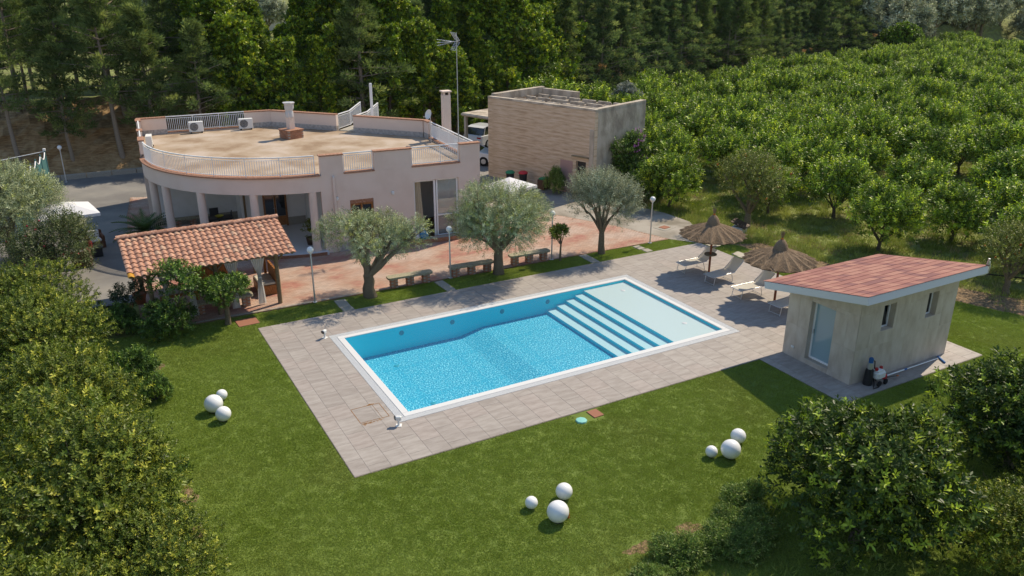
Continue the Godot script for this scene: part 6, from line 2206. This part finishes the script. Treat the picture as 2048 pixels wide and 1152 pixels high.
	proto("pomegranate", 257, Vector3(0, 2.25, 0), Vector3(2.05, 1.25, 2.0), 30, 1800, 9, Vector2(0.1, 0.04), 0.3, pom, Vector3(0.1, 0.85, 0), 0.16, 9, "leaf", "pale_bark", 0.3, 0.4)
	proto("oleander", 258, Vector3(0, 1.6, 0), Vector3(1.9, 1.4, 1.9), 26, 1700, 9, Vector2(0.16, 0.035), 0.32, [[3.0, Color(0.06, 0.085, 0.03)], [3.0, Color(0.11, 0.14, 0.055)], [1.5, Color(0.18, 0.20, 0.09)]], Vector3(0, 0.4, 0), 0.08, 8, "leaf", "bark", 0.6, 0.4)
	proto("bougainvillea", 259, Vector3(0, 2.0, 0), Vector3(1.2, 1.9, 0.75), 26, 1500, 8, Vector2(0.11, 0.06), 0.3, glossy, Vector3(0, 0.7, 0), 0.07, 10, "leaf", "bark", 0.1, 0.4, -0.9)
	proto("grey_tree", 260, Vector3(0, 3.6, 0), Vector3(1.3, 1.7, 1.3), 22, 900, 8, Vector2(0.2, 0.1), 0.35, [[3.0, Color(0.14, 0.17, 0.12)], [3.0, Color(0.36, 0.38, 0.32)]], Vector3(0, 1.6, 0), 0.11, 8, "olive_leaf", "pale_bark", 0.3, 0.4)
	proto("bright_tree", 261, Vector3(0, 4.0, 0), Vector3(3.2, 2.4, 3.2), 26, 1500, 8, Vector2(0.32, 0.2), 0.5, [[3.0, Color(0.12, 0.20, 0.015)], [3.0, Color(0.19, 0.28, 0.02)], [1.0, Color(0.07, 0.12, 0.015)]], Vector3(0, 1.5, 0), 0.18, 8, "leaf", "bark", 0.3, 0.45)
	var ndl := [[4.0, Color(0.116, 0.169, 0.059)], [3.0, Color(0.185, 0.251, 0.083)], [1.3, Color(0.329, 0.386, 0.125)]]
	var ndl2 := [[4.0, Color(0.104, 0.161, 0.070)], [3.0, Color(0.179, 0.251, 0.097)], [1.0, Color(0.329, 0.381, 0.141)], [0.06, Color(0.564, 0.336, 0.161)]]
	conifer("conifer_0", 271, 11.0, 4.3, 2.7, ndl)
	conifer("conifer_1", 272, 10.2, 3.0, 2.7, ndl)
	conifer("conifer_2", 273, 11.5, 2.2, 3.0, ndl2)
	conifer("conifer_4", 277, 9.5, 1.2, 3.4, ndl2)
	conifer("conifer_5", 278, 12.5, 1.8, 2.7, ndl)
	conifer("conifer_3", 274, 10.5, 1.4, 3.2, ndl2)
	conifer("creeper_0", 275, 10.0, 2.4, 2.6, ndl, 190)
	conifer("creeper_1", 276, 9.6, 2.0, 2.8, ndl, 240)


func dead_tree(at: Vector3) -> void:
	var r := RandomNumberGenerator.new()
	r.seed = 19
	var t := thing("dead_tree", "bare grey dead tree among the dark conifers", "tree", at)
	var m := MB.new()
	m.tube([Vector3(0, -0.2, 0), Vector3(0.1, 3, 0), Vector3(0, 7.5, 0.1)], [0.16, 0.11, 0.02], 8)
	part(t, "trunk", m.done(), M.pale_bark)
	var b := MB.new()
	for i in 90:
		var y := r.randf_range(1.5, 7.2)
		var d := rdir(r)
		d.y = absf(d.y) * 0.3
		limb(b, r, Vector3(0, y, 0), Vector3(0, y, 0) + d * r.randf_range(0.8, 2.2) * (1.1 - y / 9.0), 0.025, 0.006, 0.3, 4)
	part(t, "branches", b.done(), M.pale_bark)


func cycad(at: Vector3) -> void:
	var t := thing("cycad", "spiky cycad with arching dark green fronds by the porch", "plant", at)
	t.scale = Vector3.ONE * 1.25
	var r := RandomNumberGenerator.new()
	r.seed = 15
	part(t, "trunk", tb([Vector3(0, -0.05, 0), Vector3(0, 0.3, 0), Vector3(0, 0.5, 0)], [0.2, 0.22, 0.15], 12), M.bark)
	for i in 40:
		var a := i * 2.4
		var e := lerpf(0.15, 1.25, float(i) / 40)
		var l := r.randf_range(1.0, 1.35)
		var m := MB.new()
		var n := 16
		var prev := Vector3(0, 0.48, 0)
		for k in range(1, n + 1):
			var f := float(k) / n
			var el := e - f * 0.9
			var p := prev + Vector3(cos(a) * cos(el), sin(el), sin(a) * cos(el)) * l / n
			var dir := (p - prev).normalized()
			var side := dir.cross(Vector3.UP).normalized()
			var w := 0.2 * sin(PI * (0.12 + 0.85 * f))
			m.col = Color(0.075, 0.12, 0.035) * r.randf_range(0.8, 1.5)
			for s in [-1.0, 1.0]:
				m.fan([prev, p, p + side * s * w + Vector3(0, 0.04, 0) + dir * 0.05], Vector3.UP)
			prev = p
		part(t, "frond", m.done(), M.leaf)


func garden() -> void:
	# olives of the grass strip
	plant("olive_0", "olive_tree", "loose gnarled olive tree with two stems beside the stone bench", "tree", Vector3(2.25, -0.05, -3.5), 0.0, 1.0, "olive trees of the grass strip")
	plant("olive_1", "olive_tree", "dense broad olive tree between two stone benches", "tree", Vector3(8.19, -0.05, -3.36), 0.6, 1.0, "olive trees of the grass strip")
	plant("olive_2", "olive_tree", "silvery upright olive tree before the stone storehouse", "tree", Vector3(13.82, -0.05, -3.45), 0.3, 1.03, "olive trees of the grass strip")
	plant("lemon", "lemon_tree", "little round lemon tree on a thin stem beside a lamp post", "tree", Vector3(11.52, -0.05, -3.5), 0.5, 1.08)
	plant("standard", "citrus_tree", "small thick stemmed citrus tree before the pergola", "tree", Vector3(-3.45, -0.05, -3.4), 0.4, 0.96)
	plant("slender", "slender_tree", "slender pale stemmed tree reaching over the pergola eave", "tree", Vector3(-5.05, -0.05, -3.75), 1.4, 1.1)
	plant("shrub", "shrub", "dark glossy shrub at the pergola corner beneath the slender tree", "shrub", Vector3(-5.6, -0.05, -3.4), 0.2, 1.15)
	plant("shrub", "shrub", "low dark shrub beside the terracotta pots", "shrub", Vector3(-7.2, -0.1, -4.6), 2.2, 0.95)
	cycad(Vector3(-4.95, 0, -15.4))
	potted_plant(Vector3(-6.1, 0.0, -7.2), 0.26, "leafy plant in a terracotta pot at the pergola", "herb", 1.3)
	potted_plant(Vector3(-6.75, -0.1, -6.1), 0.3, "greyish shrub in a large terracotta pot beside the drive", "herb", 1.7)
	var yp := thing("porch_plant", "yellow green potted plant on the villa porch edge", "plant", Vector3(1.95, 0.15, -11.0))
	var pm := MB.new()
	pm.lathe([Vector2(0.0, 0.0), Vector2(0.16, 0.0), Vector2(0.22, 0.36), Vector2(0.2, 0.36), Vector2(0.0, 0.32)], 16)
	part(yp, "pot", pm.done(), M.wood_brown)
	var yr := RandomNumberGenerator.new()
	yr.seed = 66
	part(yp, "foliage", leaf_mesh(yr, Vector3(0, 0.7, 0), [[Vector3(0, 0.75, 0), 0.3], [Vector3(0.1, 0.95, 0.1), 0.25]], 60, 7, Vector2(0.13, 0.06), 0.15, [[2.0, Color(0.20, 0.20, 0.03)], [2.0, Color(0.13, 0.16, 0.03)]]), M.leaf)
	# hedge of old citrus trees beside the lawn
	for q in [[-9.1, 8.3, 0.3, 1.12, 0, "broad yellowish citrus tree of the hedge, opposite the globes with the orange peg"], [-7.75, 11.3, 1.2, 0.72, 1, "smaller yellowish citrus tree filling the hedge corner"], [-9.4, 3.9, 2.1, 1.0, 2, "broad yellowish citrus tree of the hedge beside the three light globes"], [-9.8, -1.9, 3.4, 0.98, 1, "broad yellowish citrus tree of the hedge towards the pergola"], [-9.6, -6.0, 4.1, 0.86, 0, "yellowish citrus tree of the hedge beside the driveway"], [-13.2, 6.5, 5.2, 1.1, 1, "citrus tree of the second hedge row, behind the globes"], [-13.6, 0.5, 0.9, 1.05, 0, "citrus tree of the second hedge row towards the drive"], [-10.6, 12.9, 2.8, 1.0, 2, "citrus tree at the hedge end farthest from the drive"]]:
		plant("hedge_%d" % q[4], "hedge_citrus_tree", q[5], "tree", Vector3(q[0], -0.1, q[1]), q[2], q[3], "citrus hedge beside the lawn")
	for q in [[-6.85, 6.35, 0.55, 0, "small upright bush sprouting at the lawn edge, beside the citrus hedge"], [-7.0, 0.2, 0.9, 1.4, "leafy bush at the lawn edge between two hedge citrus trees"], [-6.6, 1.6, 0.6, 2.4, "low bush at the lawn edge next to the leafy bush"]]:
		plant("shrub", "edge_bush", q[4], "bush", Vector3(q[0], -0.1, q[1]), q[3], q[2], "bushes along the citrus hedge", 1.3)
	plant("olive_1", "olive_tree", "large olive tree beside the teal screen fence", "tree", Vector3(-10.6, -0.1, -15.5), 2.0, 1.12)
	var ol := plant("oleander", "oleander", "oleander bush with red flowers in front of the white parasol", "bush", Vector3(-8.9, -0.1, -11.9), 0.0, 0.98)
	fruits(ol, "oleander", 26, 0.05, M.flower_red, 5)
	# dark citrus at the pool house end of the lawn
	plant("dark_0", "dark_citrus_tree", "big dark citrus tree with bright shoots, standing out into the lawn", "tree", Vector3(6.85, -0.1, 16.75), 0.4, 1.04, "dark citrus trees by the lawn")
	plant("dark_1", "dark_citrus_tree", "big dark citrus tree behind the pool house", "tree", Vector3(13.0, -0.1, 16.7), 1.9, 0.92, "dark citrus trees by the lawn")
	plant("hedge_2", "fruiting_citrus_tree", "yellowish citrus tree with small fruits beside the big dark one", "tree", Vector3(9.1, -0.1, 19.7), 1.0, 0.75)
	plant("dark_1", "dark_citrus_tree", "dark citrus tree at the back of the lawn corner", "tree", Vector3(11.5, -0.1, 20.3), 3.9, 0.8, "dark citrus trees by the lawn")
	var r := RandomNumberGenerator.new()
	r.seed = 91
	for i in 16:
		var x := 0.4 + 0.36 * i + r.randf_range(-0.3, 0.3)
		var z := 16.3 - 0.1 * i + r.randf_range(-0.5, 0.6)
		plant("weed_bush", "weed_clump", "leafy weed clump at the lawn edge under the big dark citrus", "weed", Vector3(x, -0.12, z), r.randf() * TAU, r.randf_range(0.5, 0.95), "weed clumps under the dark citrus")
	# plants at the stone storehouse
	var bg := plant("bougainvillea", "bougainvillea", "climbing bougainvillea with purple flowers on the stone storehouse", "climbing plant", Vector3(22.3, -0.1, -12.6), 0.33, 1.0, "", 1.05)
	var br := RandomNumberGenerator.new()
	br.seed = 14
	var bl: Array = []
	for q in [[0.2, 3.5, 0.3], [0.5, 3.1, 0.5], [-0.4, 2.7, 0.6], [0.3, 2.0, 0.7], [-0.1, 3.0, 0.65], [0.6, 1.2, 0.7]]:
		bl.append([Vector3(q[0], q[1], q[2]), 0.2])
	part(bg, "blossom", leaf_mesh(br, Vector3(0, 2, 0), bl, 70, 6, Vector2(0.07, 0.06), 0.12, [[1.0, Color(0.42, 0.07, 0.38)], [1.0, Color(0.55, 0.12, 0.42)]]), M.magenta)
	plant("shrub", "shrub", "rounded green shrub at the foot of the bougainvillea", "shrub", Vector3(22.4, -0.1, -10.9), 1.1, 1.5)
	plant("weed_bush", "shrub", "leafy plant beside the storehouse doorway", "shrub", Vector3(17.95, -0.1, -14.3), 1.1, 0.9, "", 1.9)
	plant("grey_tree", "grey_tree", "small silvery grey tree behind the stone storehouse", "tree", Vector3(33.0, -0.1, -27.5), 0.5, 0.85)
	plant("citrus_1", "citrus_bush", "bright green tree top behind the stone storehouse wall", "tree", Vector3(26.5, -0.1, -29.5), 0.5, 1.55)
	# front row of the orchard
	var pg := plant("pomegranate", "pomegranate_tree", "olive green pomegranate tree with pale trunks behind the straw parasols", "tree", Vector3(22.9, -0.1, -3.2), 0.4, 1.08)
	fruits(pg, "pomegranate", 14, 0.06, M.orange_fruit, 2)
	var pg2 := plant("pomegranate", "pomegranate_tree", "smaller pomegranate tree with orange fruits behind the pool house", "tree", Vector3(25.7, -0.1, 9.0), 2.4, 0.82)
	fruits(pg2, "pomegranate", 16, 0.06, M.orange_fruit, 3)
	var front := [[22.1, -8.5, 1.0, "citrus tree next to the lamp post and the concrete apron"], [26.2, -4.9, 0.85, "citrus tree touching the pomegranate's crown"], [28.6, -2.4, 1.08, "citrus tree in the weeds beyond the pomegranate"], [25.8, 2.66, 1.05, "full citrus tree behind the pool house roof"], [30.3, 3.4, 0.95, "citrus tree in the weeds behind the full citrus"], [33.4, -1.0, 1.0, "citrus tree with a thin bare stem in the clearing"], [29.0, 7.8, 1.0, "citrus tree beyond the smaller pomegranate"]]
	for i in front.size():
		var q: Array = front[i]
		plant("citrus_%d" % (i % 4), "citrus_tree", q[3], "tree", Vector3(q[0], -0.12, q[1]), i * 1.3, q[2], "orchard citrus trees")
	var taken_at := []
	for q in front:
		taken_at.append(Vector2(q[0], q[1]))
	taken_at.append_array([Vector2(22.9, -3.2), Vector2(25.7, 9.0), Vector2(25.0, -0.8), Vector2(30.5, 0.2), Vector2(37.5, -3.0), Vector2(24.5, -7.0)])
	var x := 24.5
	var row := 0
	while x < 128.0:
		var z := bank_line(x) + 5.5 + (1.9 if row % 2 else 0.0)
		while z < 26.5 - 0.541 * x:
			var p := Vector2(x + r.randf_range(-0.7, 0.7), z + r.randf_range(-0.7, 0.7))
			var ok := not (p.x < 30.0 and p.y < -9.5 and p.x < 20.5 + (-9.5 - p.y) * 0.75)
			for q in taken_at:
				ok = ok and p.distance_to(q) > 3.1
			if p.x < 40.0 and r.randf() < 0.06:
				ok = false
			if ok:
				plant("citrus_%d" % (r.randi() % 4), "citrus_tree", "round green citrus tree among the orchard rows", "tree", Vector3(p.x, -0.12, p.y), r.randf() * TAU, r.randf_range(0.92, 1.24), "orchard rows of citrus", r.randf_range(0.92, 1.15))
			z += 4.0
		x += 4.0
		row += 1
	# conifers on the bank
	for k in 4:
		var cx := -10.4 + k * 0.5
		while cx < 118.0:
			var s: float = [0.7, 3.6, 7.0, 10.5][k] + r.randf_range(-0.6, 0.6)
			var z := bank_line(cx) - s
			var y := hill_height(s) - 0.35
			var low := 0.74 if cx > 5.5 and cx < 11.0 else 1.0
			var sz: float = r.randf_range(0.72, 1.15) * low * [1.0, 0.92, 0.86, 0.84][k]
			var key := "conifer_%d" % (r.randi() % 2 if cx < 12.0 else 2 + r.randi() % 4)
			var lab := "tall dark conifer with a bare lower trunk on the earth bank"
			if cx > 0.0 and cx < 34.0 and r.randf() < (0.85 if cx > 3.0 and cx < 27.0 else 0.4):
				key = "creeper_%d" % (r.randi() % 2)
				lab = "conifer overgrown with yellow green creeper on the earth bank"
			elif cx >= 12.0:
				lab = "dense dark conifer behind the orchard and storehouse"
			plant(key, "conifer", lab, "tree", Vector3(cx, y, z), r.randf() * TAU, sz, "overgrown conifers of the bank" if key.begins_with("creeper") else ("bare trunked conifers of the bank" if cx < 12.0 else "dense conifers behind the orchard"))
			cx += r.randf_range(1.9, 3.4) * (1.0 if cx < 40.0 else 1.25)
	dead_tree(Vector3(62.0, 0.0, bank_line(62.0) + 0.6))
	# undergrowth along the foot of the bank on the orchard side
	for i in 26:
		var ux := 30.0 + i * 3.1
		plant("shrub", "bank_shrub", "dark shrub at the foot of the conifers behind the orchard", "shrub", Vector3(ux, -0.1, bank_line(ux) + r.randf_range(0.6, 2.0)), r.randf() * TAU, r.randf_range(1.2, 2.2), "shrubs at the foot of the conifers")
	# grove and trees beyond
	plant("bright_tree", "bright_tree", "bright yellow green tree beyond the end of the conifers", "tree", Vector3(-13.6, 3.6, -44.0), 0.2, 0.85)
	plant("bright_tree", "bright_tree", "yellow green tree at the head of the orchard", "tree", Vector3(104.0, 0.0, -55.0), 0.2, 0.9)
	for i in 130:
		var near := i < 70
		var gx := r.randf_range(94.0, 170.0 if near else 245.0)
		var s := r.randf_range(-4.0, 28.0 if near else 100.0)
		plant("olive_far", "grove_olive", "grey green olive tree of the grove above the orchard", "tree", Vector3(gx + s * 0.3, hill_height(s) - 0.3, bank_line(gx) - s), r.randf() * TAU, r.randf_range(1.2, 1.9), "olive grove above the orchard")
	for i in 46:
		var gx := r.randf_range(-34.0, 100.0)
		var s := r.randf_range(18.0, 120.0)
		plant("olive_far", "hill_olive", "grey green olive tree on the hillside beyond the conifers", "tree", Vector3(gx + s * 0.25, hill_height(s) - 0.3, bank_line(gx) - s), r.randf() * TAU, r.randf_range(0.9, 1.4), "olives on the hillside")


func _ready() -> void:
	view_and_light()
	make_materials()
	terrain()
	pool()
	terrace()
	villa()
	stone_building()
	pool_house()
	pergola()
	make_plants()
	benches()
	lamp_posts()
	flower_and_step_bits()
	globes()
	sun_furniture()
	clutter()
	garden()
	grass()
